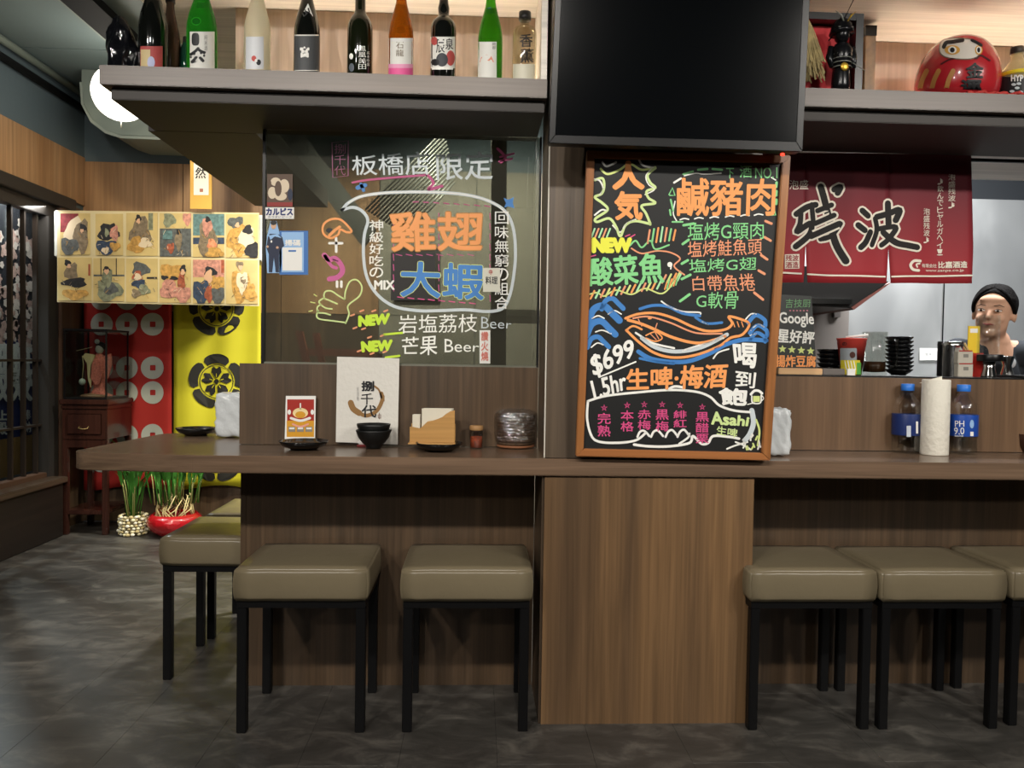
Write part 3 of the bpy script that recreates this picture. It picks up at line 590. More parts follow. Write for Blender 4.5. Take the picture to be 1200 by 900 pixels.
# ================================================================ GLASS DRAWINGS
S = G
def gl(name, fn, label=None): return drawing(name, fn, gp, label)
def gt(s, q, m_, b=.02, out=None, ow=.05): gl('lettering', lambda mb: text(mb, G, s, q, m_, b, out=out, ow=ow))
gt('板橋店', [(412, 183), (502, 177), (504, 205), (413, 205)], K_GB, .005); gt('限定', [(511, 180), (579, 177), (577, 210), (512, 211)], K_GB, .01)
K_MG = ink('magenta', 'b8497e'); K_PLUM = ink('plum', '7c3f63')
gl('pink_frame_lettering', lambda mb: (stroke(mb, G, [(389, 167), (408, 165), (408, 206), (390, 208)], 1.2, K_PLUM, closed=True, smooth=False), vtext(mb, G, '捌千代', 392, 169, 405, 207, K_PLUM, -.005)))
gl('pink_stroke_drawing', lambda mb: (stroke(mb, G, [(413, 214), (430, 211), (462, 208), (500, 205)], 2.4, K_MG), stroke(mb, G, [(499, 203), (508, 214), (502, 222), (518, 218)], 3.4, K_MG), stroke(mb, G, [(583, 174), (592, 184), (587, 190)], 3, K_MG), stroke(mb, G, [(586, 184), (602, 180)], 2.2, K_MG), stroke(mb, G, [(585, 189), (600, 186)], 2.2, K_MG)))
gl('blue_star_drawing', lambda mb: (stroke(mb, G, [(419, 220), (428, 217)], 5, K_BL), stroke(mb, G, [(423, 216), (426, 223)], 4, K_BL), poly(mb, G, [(590, 232), (596, 234), (602, 231), (601, 238), (603, 244), (596, 242), (591, 243), (593, 238)], K_BL)))
def bubble(mb):
    q = [(401, 246), (408, 238), (424, 230), (452, 226), (490, 225), (525, 226), (555, 230), (578, 238), (594, 250), (602, 270), (604, 300), (601, 330), (596, 350), (588, 362), (570, 365), (545, 363), (515, 364), (490, 364), (462, 359), (442, 345), (430, 325), (426, 300), (427, 275), (431, 258), (424, 247), (413, 243), (401, 246)]
    stroke(mb, G, q, 3.6, K_GB, n=5); stroke(mb, G, q[1:9], 1.2, K_WH, h=.0012)
gl('speech_bubble_drawing', bubble, 'thick white speech bubble outline')
K_DK = ink('dark_fill', '16130f')
gl('dark_backing_drawing', lambda mb: (patch(mb, G, 458, 296, 510, 352, K_DK, h=.0002),))
gt('雞翅', [(456, 249), (567, 249), (564, 293), (460, 294)], K_OR, .02, out=ink('amber', 'b97a34'), ow=.014)
gt('大蝦', [(470, 307), (567, 310), (566, 351), (470, 347)], K_BL, .024, out=K_YG, ow=.016)
gl('side_lettering', lambda mb: vtext(mb, G, '神級好吃の', 433, 258, 449, 327, K_WH, .01)); gt('MIX', (439, 329, 462, 339), K_WH, .04)
gl('side_lettering', lambda mb: vtext(mb, G, '回味無窮の組合', 580, 248, 596, 364, K_WH, .005))
def dash(mb):
    for i in range(8): stroke(mb, G, [(484+i*12, 236+i*.5+abs(i-2)*.3), (490+i*12, 236.5+i*.8)], 1.2, K_MG)
    for x, ya, yb in ((514, 250, 350), (574, 250, 350), (461, 262, 345)):
        y = ya
        while y < yb: stroke(mb, G, [(x, y), (x+.5, y+7)], 1.1, K_MG); y += 12
    for i in range(8): stroke(mb, G, [(464+i*12, 298), (471+i*12, 299.5)], 1, K_MG); stroke(mb, G, [(466+i*12, 348+i), (473+i*12, 349+i)], 1.2, K_PK)
gl('pink_dash_drawing', dash)
def icons(mb):
    stroke(mb, G, [(378, 270), (380, 262), (388, 257), (398, 257), (406, 263), (412, 271), (406, 272), (399, 269), (396, 275), (388, 279), (381, 276)], 2.6, K_OR, closed=True)
    stroke(mb, G, [(386, 276), (392, 270), (398, 266)], 3.4, K_OR); blob(mb, G, 386, 270, 4, 3, K_BK, h=.0005)
gl('chicken_wing_drawing', icons, 'orange chicken wing')
gl('plus_equals_drawing', lambda mb: (stroke(mb, G, [(386, 285), (401, 285)], 3, K_WH), stroke(mb, G, [(394, 279), (394, 295)], 3, K_WH), stroke(mb, G, [(395, 330), (395, 336)], 3, K_WH), stroke(mb, G, [(400, 330), (400, 336)], 3, K_WH)))
gl('shrimp_drawing', lambda mb: (stroke(mb, G, [(380, 299), (386, 304), (393, 303), (400, 311), (401, 319), (395, 325), (386, 327)], 6, ink('shrimp', 'c85f98')), stroke(mb, G, [(381, 300), (388, 311), (394, 314)], 4, ink('shrimp', 'c85f98')), stroke(mb, G, [(390, 304), (396, 306)], 1.2, K_BK)), 'pink shrimp')
def thumb(mb):
    q = [(404, 351), (396, 346), (388, 341), (381, 342), (380, 349), (386, 352), (395, 356)]
    stroke(mb, G, q, 1.8, K_LG); stroke(mb, G, [(380, 349), (374, 353), (376, 357), (382, 361), (389, 362)], 1.8, K_LG); stroke(mb, G, [(376, 357), (372, 360), (373, 366), (380, 367), (387, 369)], 1.8, K_LG); stroke(mb, G, [(373, 364), (371, 370), (375, 374), (390, 376), (405, 378)], 1.8, K_LG)
    stroke(mb, G, [(404, 351), (405, 341), (410, 330), (418, 328), (424, 336), (421, 347), (408, 358), (409, 368), (405, 379)], 1.8, K_LG)
    for a in ((368, 345, 371, 347), (364, 354, 369, 355), (362, 365, 366, 364)): stroke(mb, G, [a[:2], a[2:]], 1.2, K_YG)
gl('thumbs_up_drawing', thumb, 'lime green thumbs up outline')
gt('NEW', [(421, 371), (456, 368), (455, 379), (421, 382)], K_YE if 0 else ink('acid', 'c8e83a'), .06); gt('NEW', [(424, 401), (459, 399), (458, 410), (425, 412)], ink('acid', 'c8e83a'), .06)
def conf(mb):
    for a in ((411, 370), (422, 365), (436, 365), (450, 365), (414, 385), (424, 386), (431, 396), (446, 394), (419, 412), (434, 415), (449, 413)): stroke(mb, G, [a, (a[0]+4, a[1]-1.5)], 2, K_SAL)
    stroke(mb, G, [(450, 392), (472, 390)], 2.6, ink('acid', 'c8e83a')); stroke(mb, G, [(452, 419), (468, 417)], 2.6, ink('acid', 'c8e83a'))
gl('confetti_drawing', conf)
gt('岩塩荔枝', [(467, 369), (560, 368), (559, 389), (467, 391)], K_WH, 0); gt('Beer', [(564, 371), (600, 376), (599, 385), (564, 385)], K_GB, -.005)
gt('芒果', [(471, 396), (513, 392), (512, 416), (471, 416)], K_WH, .01); gt('Beer', [(521, 397), (562, 402), (561, 412), (521, 413)], K_WH, 0)
# stickers on the glass
SK = YP(YK+.004)
def sticker(name, label, draw, q, m_): 
    t = thing(name, label, 'sticker', SK(q[0], q[3])); mb = MB(); mb.prism([SK(q[0], q[1]), SK(q[2], q[1]), SK(q[2], q[3]), SK(q[0], q[3])], (0, .0015, 0), m_); mb.build('card', t)
    mb = MB(); draw(mb); mb.build('print', t, flat=1)
CRM = mat('print_cream', 'd8c8ae', .6); BRN = mat('print_brown', '5a4638', .6); BLU = mat('print_blue', '2f6cb4', .5); DKB = mat('print_dark_blue', '1f2942', .6); SKN = mat('print_skin', 'd2a98a', .6)
def p1(mb):
    for i, (x, y, r1, r2_, m_) in enumerate(((323, 213, 6, 5, CRM), (333, 218, 6, 8, CRM), (319, 226, 5, 7, CRM), (329, 230, 7, 5, CRM), (326, 221, 4, 9, BRN), (316, 215, 2, 4, BRN), (340, 228, 3, 7, DKB))): blob(mb, SK, x, y, r1, r2_, m_, h=.0006+.0001*i)
    patch(mb, SK, 313, 237, 343, 242, mat('print_red', '8c2f2a', .6), h=.0012)
sticker('print_sticker', 'small brown picture sticker at the upper left of the glass pane', p1, (313, 204, 343, 242.5), BRN)
sticker('drink_sticker', 'white sticker with dark katakana at the left edge of the glass', lambda mb: (text(mb, SK, 'カルピス', (312, 244, 343, 252), NAVY, .06), text(mb, SK, 'カラダにピース', (314, 253, 342, 255.5), NAVY, 0)), (311, 243, 344.5, 256.5), WHITE)
def p3(mb):
    patch(mb, SK, 330, 272, 356, 319, mat('print_light_blue', '8fb8e4', .5), h=.0006); patch(mb, SK, 331, 290, 354, 317, WHITE, h=.0009); text(mb, SK, '掃碼', (334, 281, 352, 288), WHITE, .03, h=.0012); patch(mb, SK, 338, 293, 347, 295, BLU, h=.0012)
sticker('payment_sticker', 'blue plate sticker with a blank white panel on the glass', p3, (327.5, 270.5, 361, 322), BLU)
def p4(mb):
    poly(mb, SK, [(314, 278), (316, 274), (325, 274), (331, 278), (333, 288), (328, 293), (327, 300), (327, 319), (323, 319), (321, 300), (319, 319), (315, 319), (315, 298), (312, 290)], DKB, smooth=False, h=.0012)
    poly(mb, SK, [(315, 276), (325, 274), (330, 279), (322, 277), (317, 281)], mat('print_light_blue', '8fb8e4', .5), h=.0016); blob(mb, SK, 320.5, 264, 3.2, 4.6, SKN, h=.0014); blob(mb, SK, 320.5, 261, 3.6, 2.8, K_BK, h=.0016); blob(mb, SK, 313.5, 289, 1.4, 1.4, SKN, h=.0016); blob(mb, SK, 325, 290, 1.6, 1.4, SKN, h=.0016)
    blob(mb, SK, 318, 283, 1, 1.5, WHITE, h=.0017)
t = thing('cutout_sticker', 'cut-out sticker of a person in a dark blue tracksuit on the glass', 'sticker', SK(320, 320)); mb = MB(); mb.prism([SK(*q) for q in ((313, 276), (317, 259), (324, 259), (328, 275), (333.5, 287), (328, 320), (313, 320), (311.5, 290))], (0, .001, 0), mat('print_light_blue', '8fb8e4', .5)); mb.build('card', t); mb = MB(); p4(mb); mb.build('print', t, flat=1)
sticker('strip_sticker', 'narrow white and red strip sticker low on the right of the glass', lambda mb: (vtext(mb, SK, '讚火燒', 564, 389, 572, 424, mat('print_coral', 'd4796a', .6), .03),), (562, 387, 574.5, 426), WHITE)
sticker('note_sticker', 'square white note with red writing at the right of the glass', lambda mb: (text(mb, SK, '中', (573, 316, 577, 322), mat('print_red2', 'b03a30', .6), .03), text(mb, SK, '料理', (569, 324, 583, 333), K_BK, .02)), (566, 314, 586, 342), mat('note_paper', 'd9d8c9', .6))
# ================================================================ TELEVISION
TVP = Plane(PY(800, 175, 1.955), (0, 1, .07)); tv = thing('television', 'black flat television mounted above the menu board', 'television', (.5, 1.98, 1.55))
TVB = mat('tv_bezel', '0c0d0f', .35); TVS = mat('tv_screen', '07090b', .14, spec=.35)
q = [(651, -8), (949.5, -8), (940.5, 177.5), (643, 167.5)]; sheet('housing', TVP, q, .045, TVB, tv, bevel=.004)
Pf = Plane(TVP.o+TVP.n*.003, TVP.n)
qs = [(658, -4), (941, -4), (933, 166), (651, 158)]
for a, b, i, j in ((0, 1, 0, 1), (1, 2, 1, 2), (2, 3, 2, 3), (3, 0, 3, 0)): MB().prism([Pf(*q[a]), Pf(*q[b]), Pf(*qs[j]), Pf(*qs[i])], -TVP.n*.0029, TVB).build('bezel', tv, bevel=.001, seg=1)
sheet('screen', Plane(TVP.o+TVP.n*.0012, TVP.n), qs, .001, TVS, tv)
MB().ell(tuple(PY(917, 181, 1.96)), (.006, .003, .004), mat('red_led', 'ff2a1a', emit=4)).build('standby_light', tv, 'red glowing light')
MB().box((.33, 1.998, 1.64), (.62, 2.121, 1.9), BLKM).build('wall_bracket', tv)
# ================================================================ BOTTLES ON THE SHELF
def bottle(name, label, cx, wpx, Y, prof, m, cap=None, caph=.03, decos=(), z0=1.8005, grp='sake bottles on the hanging shelf', base=88, by=None, lift=0):
    by = by or base; c0 = PY(cx, by, Y); r = wpx/2*(fw.dot(c0-EYE))/CF
    t = thing(name, label, 'bottle', (c0.x, Y, z0), grp)
    MB().lathe((c0.x, Y, z0), [(max(a*r, .0005), z) for a, z in prof], m, 32).build('bottle_body', t)
    top = prof[-1]
    if cap: MB().lathe((c0.x, Y, z0+top[1]-caph), [(top[0]*r*1.12, 0), (top[0]*r*1.14, caph*.3), (top[0]*r*1.1, caph), (top[0]*r*.6, caph+.003)], cap, 20).build('cap', t)
    cy = Cyl(c0.x, Y, r)
    for d in decos: mb = MB(); d[1](mb, cy); mb.build(d[0], t, flat=1)
    return t
P72 = [(0, 0), (.93, 0), (1, .006), (1, .13), (.97, .145), (.86, .168), (.66, .195), (.46, .222), (.38, .24), (.35, .262), (.34, .268), (.40, .27), (.40, .281), (.36, .283)]
PROUND = [(0, 0), (.93, 0), (1, .006), (1, .142), (.97, .156), (.88, .168), (.7, .18), (.5, .19), (.42, .2), (.40, .24), (.39, .27), (.44, .272), (.44, .282)]
PBULB = [(0, 0), (.94, 0), (1, .006), (1, .155), (.97, .166), (.85, .177), (.6, .186), (.42, .193), (.44, .205), (.46, .215), (.38, .228), (.34, .24), (.33, .258), (.40, .26), (.40, .275)]
PCLR = [(0, 0), (.93, 0), (1, .005), (1, .148), (.97, .158), (.85, .166), (.55, .170), (.40, .174), (.38, .183), (.38, .205), (.46, .207), (.46, .212)]
G_DK = mat('bottle_dark', '0d0f0d', .08, coat=.5); G_GR = mat('bottle_green', '35b030', .06, trans=.75, ior=1.2); G_GR2 = mat('bottle_green2', '3f9a1c', .06, trans=.75, ior=1.2); G_FR = mat('bottle_frost', 'e8e2c6', .4, trans=.55, ior=1.25); G_OL = mat('bottle_olive', '12160a', .07, coat=.5)
G_AM = mat('bottle_amber', 'a85a10', .06, trans=.6, ior=1.2); G_CL = thin_glass('bottle_clear', 'ecebdc', .12); G_BR = mat('bottle_brown', '4a3a2e', .12, trans=.3, ior=1.2)
RD = mat('label_red', 'b04a48', .6); LW = mat('label_white', 'dcdcd6', .6); LG_ = mat('label_grey', '46484a', .6); CR2 = mat('label_cream', 'cdb98a', .6); PNK = mat('label_pink', 'dc5a94', .6); NV2 = mat('label_navy', '2f4a86', .5)
Yb = 2.215
bottle('sake_bottle', 'dark bottle with red and cream label, second thing from the left end of the shelf', 179.5, 32, Yb, P72, G_DK, G_DK, decos=(('label', lambda mb, c: (patch(mb, c, 164.5, 54, 190.5, 86, RD), patch(mb, c, 165, 58, 176, 86, CR2, h=.0008), blob(mb, c, 177, 73, 4.5, 7, mat('label_lilac', 'b9bede', .6), h=.001))),), base=81)
bottle('sake_bottle', 'smoky brown bottle standing behind the red labelled one', 199.5, 23, 2.33, P72[:9]+[(.36, .2645), (.42, .265), (.42, .274)], G_BR, BLACK, .02, base=81)
bottle('sake_bottle', 'bright green bottle with a large white label and black character', 236.5, 34, Yb, P72, G_GR, None, decos=(('label', lambda mb, c: (patch(mb, c, 222.5, 37, 251.5, 81, LW, h=.0005),)), ('lettering', lambda mb, c: (blob(mb, c, 229, 46, 4.4, 7.5, K_BK, h=.001, e=.6), text(mb, c, '会', [(222.5, 57), (241, 55), (240, 72), (222.5, 74)], K_BK, .05, h=.001), vtext(mb, c, '純米酒', 239.5, 41, 243, 60, K_BK, -.01, h=.001))), ('neck_label', lambda mb, c: (blob(mb, Cyl(c.c.x, c.c.y, c.r*.88), 230, 25, 6, 5, LW, h=.001), blob(mb, Cyl(c.c.x, c.c.y, c.r*.88), 230, 25, 4.6, 3.8, NV2, h=.0016), patch(mb, Cyl(c.c.x, c.c.y, c.r*.55), 231, 3, 241, 10, K_BK, h=.001)))), base=84)
bottle('sake_bottle', 'small dark green bottle half hidden behind the bright green one', 217, 15, 2.34, [(0, 0), (1, 0), (1, .09), (.8, .12), (.35, .145), (.33, .16)], mat('bottle_deep_green', '1c4a3a', .1), BLACK, .02, base=81)
bottle('sake_bottle', 'frosted cream bottle with a pale label and red black emblem', 301.5, 30, Yb, P72, G_FR, None, decos=(('label', lambda mb, c: (patch(mb, c, 288, 43, 309, 81, mat('label_silver', 'cfd2d6', .45), h=.0005),)), ('emblem', lambda mb, c: (blob(mb, c, 297.5, 68.5, 2.8, 3.4, mat('label_vermilion', 'b83a30', .5), h=.001), blob(mb, c, 303, 73, 2.8, 3.4, K_BK, h=.001), blob(mb, c, 300, 71, 1.6, 2, WHITE, h=.0013)))), base=85)
bottle('sake_bottle', 'black bottle with a black white-edged label and slanted neck label', 359.5, 30, Yb, P72, G_DK, None, decos=(('label', lambda mb, c: (patch(mb, c, 345.3, 40.5, 373.7, 83, LW, h=.0003), patch(mb, c, 345.3, 42, 373.7, 82, LG_, h=.0006), text(mb, c, '富', (352, 55, 362, 67), WHITE, .05, h=.001))), ('neck_label', lambda mb, c: (mb.add([Cyl(c.c.x, c.c.y, c.r*.8)(x, y, .002) for x, y in ((350, 24), (361, 4), (367, 19), (358, 22))], [(0, 1, 2, 3)], LW), text(mb, Cyl(c.c.x, c.c.y, c.r*.8), '山', [(354, 15), (361, 8), (363, 14), (356, 20)], K_BK, .04, h=.0024), blob(mb, Cyl(c.c.x, c.c.y, c.r*.93), 355.5, 33, 5, 5.5, NV2, h=.001)))), base=87)
bottle('sake_bottle', 'dark olive bottle with round shoulders and white brush writing', 421.5, 29.5, Yb, PROUND, G_OL, None, decos=(('lettering', lambda mb, c: (vtext(mb, c, '鳳凰美田', 420, 54, 429, 82, K_WH, .0, h=.001), vtext(mb, c, '純米吟醸', 430, 60, 433, 78, K_WH, -.01, h=.001), blob(mb, c, 411.5, 66, 2.3, 3.5, K_WH, h=.001), blob(mb, c, 412, 79, 3, 5, mat('label_slate', '59616a', .5), h=.001))),), base=89)
bottle('sake_bottle', 'amber bottle with a white label fading to pink', 469.5, 29, Yb, P72, G_AM, None, decos=(('label', lambda mb, c: (patch(mb, c, 455.2, 44.5, 483.8, 92, LW, h=.0004), patch(mb, c, 455.2, 75, 483.8, 80, mat('label_blush', 'e29abb', .6), h=.0006), patch(mb, c, 455.2, 79.5, 483.8, 92, PNK, h=.0006))), ('lettering', lambda mb, c: (vtext(mb, c, '石龍', 464, 49, 473, 67, mat('ink_brown', '6a5a44', .6), 0, h=.001), blob(mb, Cyl(c.c.x, c.c.y, c.r*.88), 469.5, 34, 5, 4, mat('label_copper', '9c4a2a', .5), h=.001)))), base=91)
bottle('sake_bottle', 'black round-shouldered bottle with a colourful black white red label', 519, 29.5, Yb, PBULB, G_DK, BLACK, .02, decos=(('label', lambda mb, c: (patch(mb, c, 504.8, 43, 533.2, 80, LW, h=.0004), blob(mb, c, 509, 48, 4, 5, RD, h=.0007), blob(mb, c, 528, 68, 5, 9, RD, h=.0007), blob(mb, c, 518, 70, 7, 8, mat('label_charcoal', '383a40', .6), h=.0008), blob(mb, c, 510, 73, 5, 4, K_BK, h=.0009), text(mb, c, '辰', (511, 46, 521, 62), K_BK, .01, h=.0011), text(mb, c, '泉', (522, 45, 531, 58), K_BK, .01, h=.0011), patch(mb, c, 506, 78, 531, 81.5, K_WH, h=.0009))),), base=92)
bottle('sake_bottle', 'grass green bottle with a white label and salmon shape', 574, 29, Yb, P72, G_GR2, mat('cap_green', '2a7a2a', .4), .02, decos=(('label', lambda mb, c: (patch(mb, c, 560, 49, 582, 91, LW, h=.0004), poly(mb, c, [(562, 73), (564, 67), (570, 64), (576, 66), (579, 73), (572, 71)], mat('label_salmon', 'd88a72', .6), h=.001), vtext(mb, c, '阿部', 577, 50, 581, 58, K_BK, 0, h=.001))), ('neck_label', lambda mb, c: (blob(mb, Cyl(c.c.x, c.c.y, c.r*.5), 574, 13, 4.2, 4.2, NV2, h=.001),))), base=93)
bottle('spirit_bottle', 'small clear bottle with black cap and brush characters', 614, 28, Yb, PCLR, G_CL, BLACK, .022, decos=(('lettering', lambda mb, c: (text(mb, c, '香', (609, 40, 624, 55), K_BK, .02, h=.001), text(mb, c, '薫', (610, 57, 625, 73), K_BK, .02, h=.001), patch(mb, c, 601, 75, 627, 93, mat('label_mist', 'cfcbb8', .5), h=.0004))),), base=94)
# ================================================================ THINGS ON THE COUNTER
ZC = .7505
GLZ = mat('black_glaze', '0c0d0e', .22, coat=.3); GLM = mat('black_matt_glaze', '101111', .45)
def at(x, y, z=ZC):
    p = PZ(x, y, z)
    if p.y > 2.355 and 300 < x < 640: k = 2.355/p.y; p.x *= k; p.y = 2.355
    return p
def plate(label, x, y, wpx, hh=.025, grp='black plates on the counter'):
    p = at(x, y); r = wpx/2*(fw.dot(p-EYE))/CF; p = Vector((p.x, p.y+r*.45, ZC))
    t = thing('plate', label, 'plate', tuple(p), grp)
    MB().lathe(tuple(p), [(.0005, .002), (r*.45, .002), (r*.47, 0), (r*.52, 0), (r*.6, .005), (r*.85, .011), (r, hh), (r*.985, hh+.001), (r*.8, .014), (r*.55, .008), (.0005, .007)], GLZ, 40).build('dish', t); return t, p, r
pt, pp, pr = plate('black plate in front of the small red card', 353, 528, 58)
plate('black plate in front of the bamboo napkin holder', 514, 530, 56)
q0 = at(228, 511); plate('black plate at the far edge of the left counter end', 226, 511, 46)
def panel_thing(name, label, cat, S, quad, th, m, part='card'):
    t = thing(name, label, cat, S(*quad[3])); sheet(part, S, quad, th, m, t); return t
# small red and gold card
YC = 2.372; S = YP(YC)
crd = panel_thing('promotion_card', 'small white-edged card with a red and gold crown picture', 'card', S, [(335, 464), (370, 464), (369, 518), (333.5, 518)], .003, WHITE)
CRED = mat('card_red', 'a5281c', .5); CGLD = mat('card_gold', 'd69a26', .5)
def dcard(mb):
    patch(mb, S, 336.5, 468, 368, 493, CRED); patch(mb, S, 336, 493, 368, 512, CGLD)
    blob(mb, S, 352, 484, 9, 6, mat('card_cream', 'f0d9a0', .5), h=.0008); blob(mb, S, 352, 486, 6, 4, CGLD, h=.001); stroke(mb, S, [(352, 473), (352, 479)], 1.6, WHITE); stroke(mb, S, [(341, 490), (352, 493), (363, 490)], 3, WHITE, h=.0012)
    blob(mb, S, 339, 483, 2, 3, WHITE, h=.0012); blob(mb, S, 366, 483, 2, 3, WHITE, h=.0012)
    stroke(mb, S, [(343, 497), (352, 500), (361, 497)], 2, mat('card_pink', 'e6a094', .5), h=.0012)
    for x in (338, 348, 358): patch(mb, S, x, 500, x+8, 506, mat('card_grey', '8c8578', .5), h=.001); patch(mb, S, x+1, 501, x+7, 503, WHITE, h=.0013)
mb = MB(); dcard(mb); mb.build('print', crd, flat=1)
# paper menu leaning on the partition
S = YP(2.374)
mn = panel_thing('paper_menu', 'tall white textured paper menu with brown ink circle and calligraphy', 'menu', S, [(395, 418), (468, 420), (466, 521), (393.5, 518)], .004, mat('menu_paper', 'd9d6ce', .7, bump=.15, bscale=60))
OCK = mat('ink_ochre', '8f6a3c', .6)
def dmenu(mb):
    stroke(mb, S, [(411, 472), (414, 479), (421, 484)], 7, OCK, n=8); stroke(mb, S, [(418, 482), (428, 487), (438, 484), (444, 478), (448, 468), (447, 461)], 4.5, OCK, h=.001); stroke(mb, S, [(447, 466), (444, 457), (438, 452)], 2.2, OCK, h=.001); stroke(mb, S, [(450, 470), (450, 464)], 1.2, OCK)
    text(mb, S, '捌', (424, 447, 438, 458), K_BK, .04, h=.0014); text(mb, S, '千', (423, 461, 437, 474), K_BK, .01, h=.0014); text(mb, S, '代', (424, 475, 441, 489), K_BK, .02, h=.0014)
    vtext(mb, S, '居酒屋', 418, 454, 420.5, 470, mat('ink_grey', '8a8a8a', .6), -.01); stroke(mb, S, [(443, 486), (446, 486), (446, 490), (443.5, 490)], .8, mat('ink_seal', '7c5a4a', .6), closed=True, smooth=False); stroke(mb, S, [(444.5, 484), (444.5, 491)], .7, mat('ink_seal', '7c5a4a', .6))
mb = MB(); dmenu(mb); mb.build('print', mn, flat=1)
# bowls
p = at(437, 526); p.y += .012
for i, (nm, lb, z) in enumerate((('bowl', 'black bowl standing in front of the paper menu, lower of the two', 0), ('bowl', 'black bowl nested on top of the lower bowl before the menu', .0165))):
    t = thing(nm, lb, 'bowl', (p.x, p.y, ZC+z), 'nested black bowls'); s = .0525
    pr_ = [(.0005, .006), (.019, .006), (.020, 0), (.0225, 0), (.023, .008), (.034, .018), (.046, .034), (s, .052), (s+.0005, .056), (s-.002, .0562), (s-.006, .042), (.034, .0245), (.018, .0165), (.0005, .0150)]
    if i: pr_ = [(.0005, .007), (.019, .007), (.020, .001), (.0225, .001), (.0235, .0075), (.032, .0165), (.0435, .031), (.0495, .047), (.0505, .0535), (.0485, .0537), (.045, .045), (.034, .028), (.018, .018), (.0005, .0165)]; pr_ = [(a, b_+.004) for a, b_ in pr_]
    MB().lathe((p.x, p.y, ZC+z), pr_, GLM, 40).build('bowl_shell', t)
p = at(424, 521)
t = thing('sauce_sachet', 'tiny white and red sachet beside the black bowls', 'sachet', (p.x, p.y, ZC))
MB().box((p.x-.016, p.y, ZC), (p.x+.022, p.y+.02, ZC+.006), mat('sachet_red', '8c2a2c', .5)).build('base', t, bevel=.002); MB().box((p.x-.014, p.y+.004, ZC+.0062), (p.x+.018, p.y+.018, ZC+.020), WHITE).build('packet', t, bevel=.004)
# bamboo napkin holder
S = YP(2.285); BAM = wood('bamboo', 'b08248', 'c6995c', 0, .5, .4, 12)
nh = thing('napkin_holder', 'bamboo napkin holder with a wavy mountain-shaped front', 'napkin holder', S(506, 519))
q = [(480, 519), (480, 500), (485, 500.5), (492, 502), (496, 499), (501, 494), (507, 493), (513, 491), (518, 489), (523, 485), (528, 482), (533, 481), (533, 519)]
MB().prism([S(*a) for a in q], (0, .006, 0), BAM).build('front_board', nh, bevel=.0008, seg=1); pb = S(480, 519); pe = S(533, 519)
MB().box((pb.x-.004, 2.279, ZC+.018), (pe.x+.001, 2.35, ZC+.022), BAM).build('base_board', nh)
MB().box((pb.x, 2.336, ZC+.0222), (pe.x, 2.342, ZC+.075), BAM).build('back_board', nh)
NP = mat('napkin', 'd6cfbd', .8, bump=.1)
for nm, a, b, yy in (('napkin_stack', (494, 479), (529, 516), 2.296), ('napkin_stack', (483, 486), (491.5, 516), 2.296)):
    u, v = S(*a), S(*b); t = thing('napkin_stack', 'wide cream napkin stack standing in the bamboo holder' if a[0] > 490 else 'narrow cream napkin stack at the left of the bamboo holder', 'napkins', (u.x, yy, v.z), 'napkins in the bamboo holder')
    for i in range(5 if a[0] > 490 else 3): MB().box((u.x+.001*i, yy+i*.006, ZC+.0225), (v.x+.001*i, yy+i*.006+.005, u.z-.001*(i % 2)), NP).build('napkin', t, bevel=.0008, seg=1)
# spice jar
p = at(558, 521); t = thing('spice_jar', 'small glass jar of red brown spice with a wooden lid', 'jar', (p.x, p.y, ZC)); r = .0195
JG = thin_glass('jar_glass', 'f2f2ee', .12)
MB().lathe((p.x, p.y, ZC), [(.0005, .001), (r*.95, .001), (r, .004), (r, .05), (r*.97, .055)], JG, 28).build('glass_body', t)
MB().lathe((p.x, p.y, ZC), [(.0005, .003), (r*.92, .003), (r*.92, .036), (.0005, .038)], mat('chilli', '8a3a1c', .9, noise=.5, nscale=150), 24).build('spice', t)
MB().lathe((p.x, p.y, ZC), [(.0005, .0555), (r*1.05, .0555), (r*1.08, .058), (r*1.08, .067), (r*1.02, .070), (.0005, .070)], mat('lid_wood', 'a07a4e', .5), 28).build('lid', t)
# wrapped stack of small bamboo trays in clear plastic
p = at(605, 526); p.y += .045; t = thing('wrapped_basket', 'round brown woven basket wrapped in crinkled clear plastic', 'basket', (p.x, p.y, ZC))
bk = MB(); prof = []
z = .003
WV = mat('wicker', '54402e', .7, noise=.3, nscale=90); WV2 = mat('wicker_rim', '8a5a3c', .6)
for i in range(11): MB().lathe((p.x, p.y, ZC), [(.0535, .0015+i*.0095), (.0575+.0008*(i % 2), .002+i*.0095), (.0595, .0055+i*.0095), (.0575, .0095+i*.0095), (.0535, .0095+i*.0095)], WV2 if i == 0 else WV, 36).build('woven_ring', t)
rim = MB().lathe((p.x, p.y, ZC), [(.0005, .002), (.053, .002), (.053, .103), (.0005, .104)], WV, 24).build('core', t)
def crinkle(amp, seed):
    random.seed(seed); ph = [random.uniform(0, 6) for _ in range(6)]
    def f(v, c):
        a = math.atan2(v.y-c.y, v.x-c.x); k = amp*(.5*math.sin(7*a+ph[0]+v.z*60)+.35*math.sin(13*a-v.z*140+ph[1])+.25*math.sin(23*a+v.z*220+ph[2])); d = Vector((v.x-c.x, v.y-c.y, 0)); L_ = d.length or 1; return v+d/L_*k+Vector((0, 0, .4*k))
    return f
PLS = bpy.data.materials.new('crinkled_plastic'); PLS.use_nodes = True; nt = PLS.node_tree; nt.nodes.remove(nt.nodes['Principled BSDF'])
t_ = nt.nodes.new('ShaderNodeBsdfTransparent'); g_ = nt.nodes.new('ShaderNodeBsdfGlossy'); g_.inputs['Roughness'].default_value = .16; mx = nt.nodes.new('ShaderNodeMixShader'); mx.inputs[0].default_value = .42; n_ = nt.nodes.new('ShaderNodeTexNoise'); n_.inputs['Scale'].default_value = 75; n_.inputs['Detail'].default_value = 4; bp = nt.nodes.new('ShaderNodeBump'); bp.inputs['Strength'].default_value = 1; bp.inputs['Distance'].default_value = .01
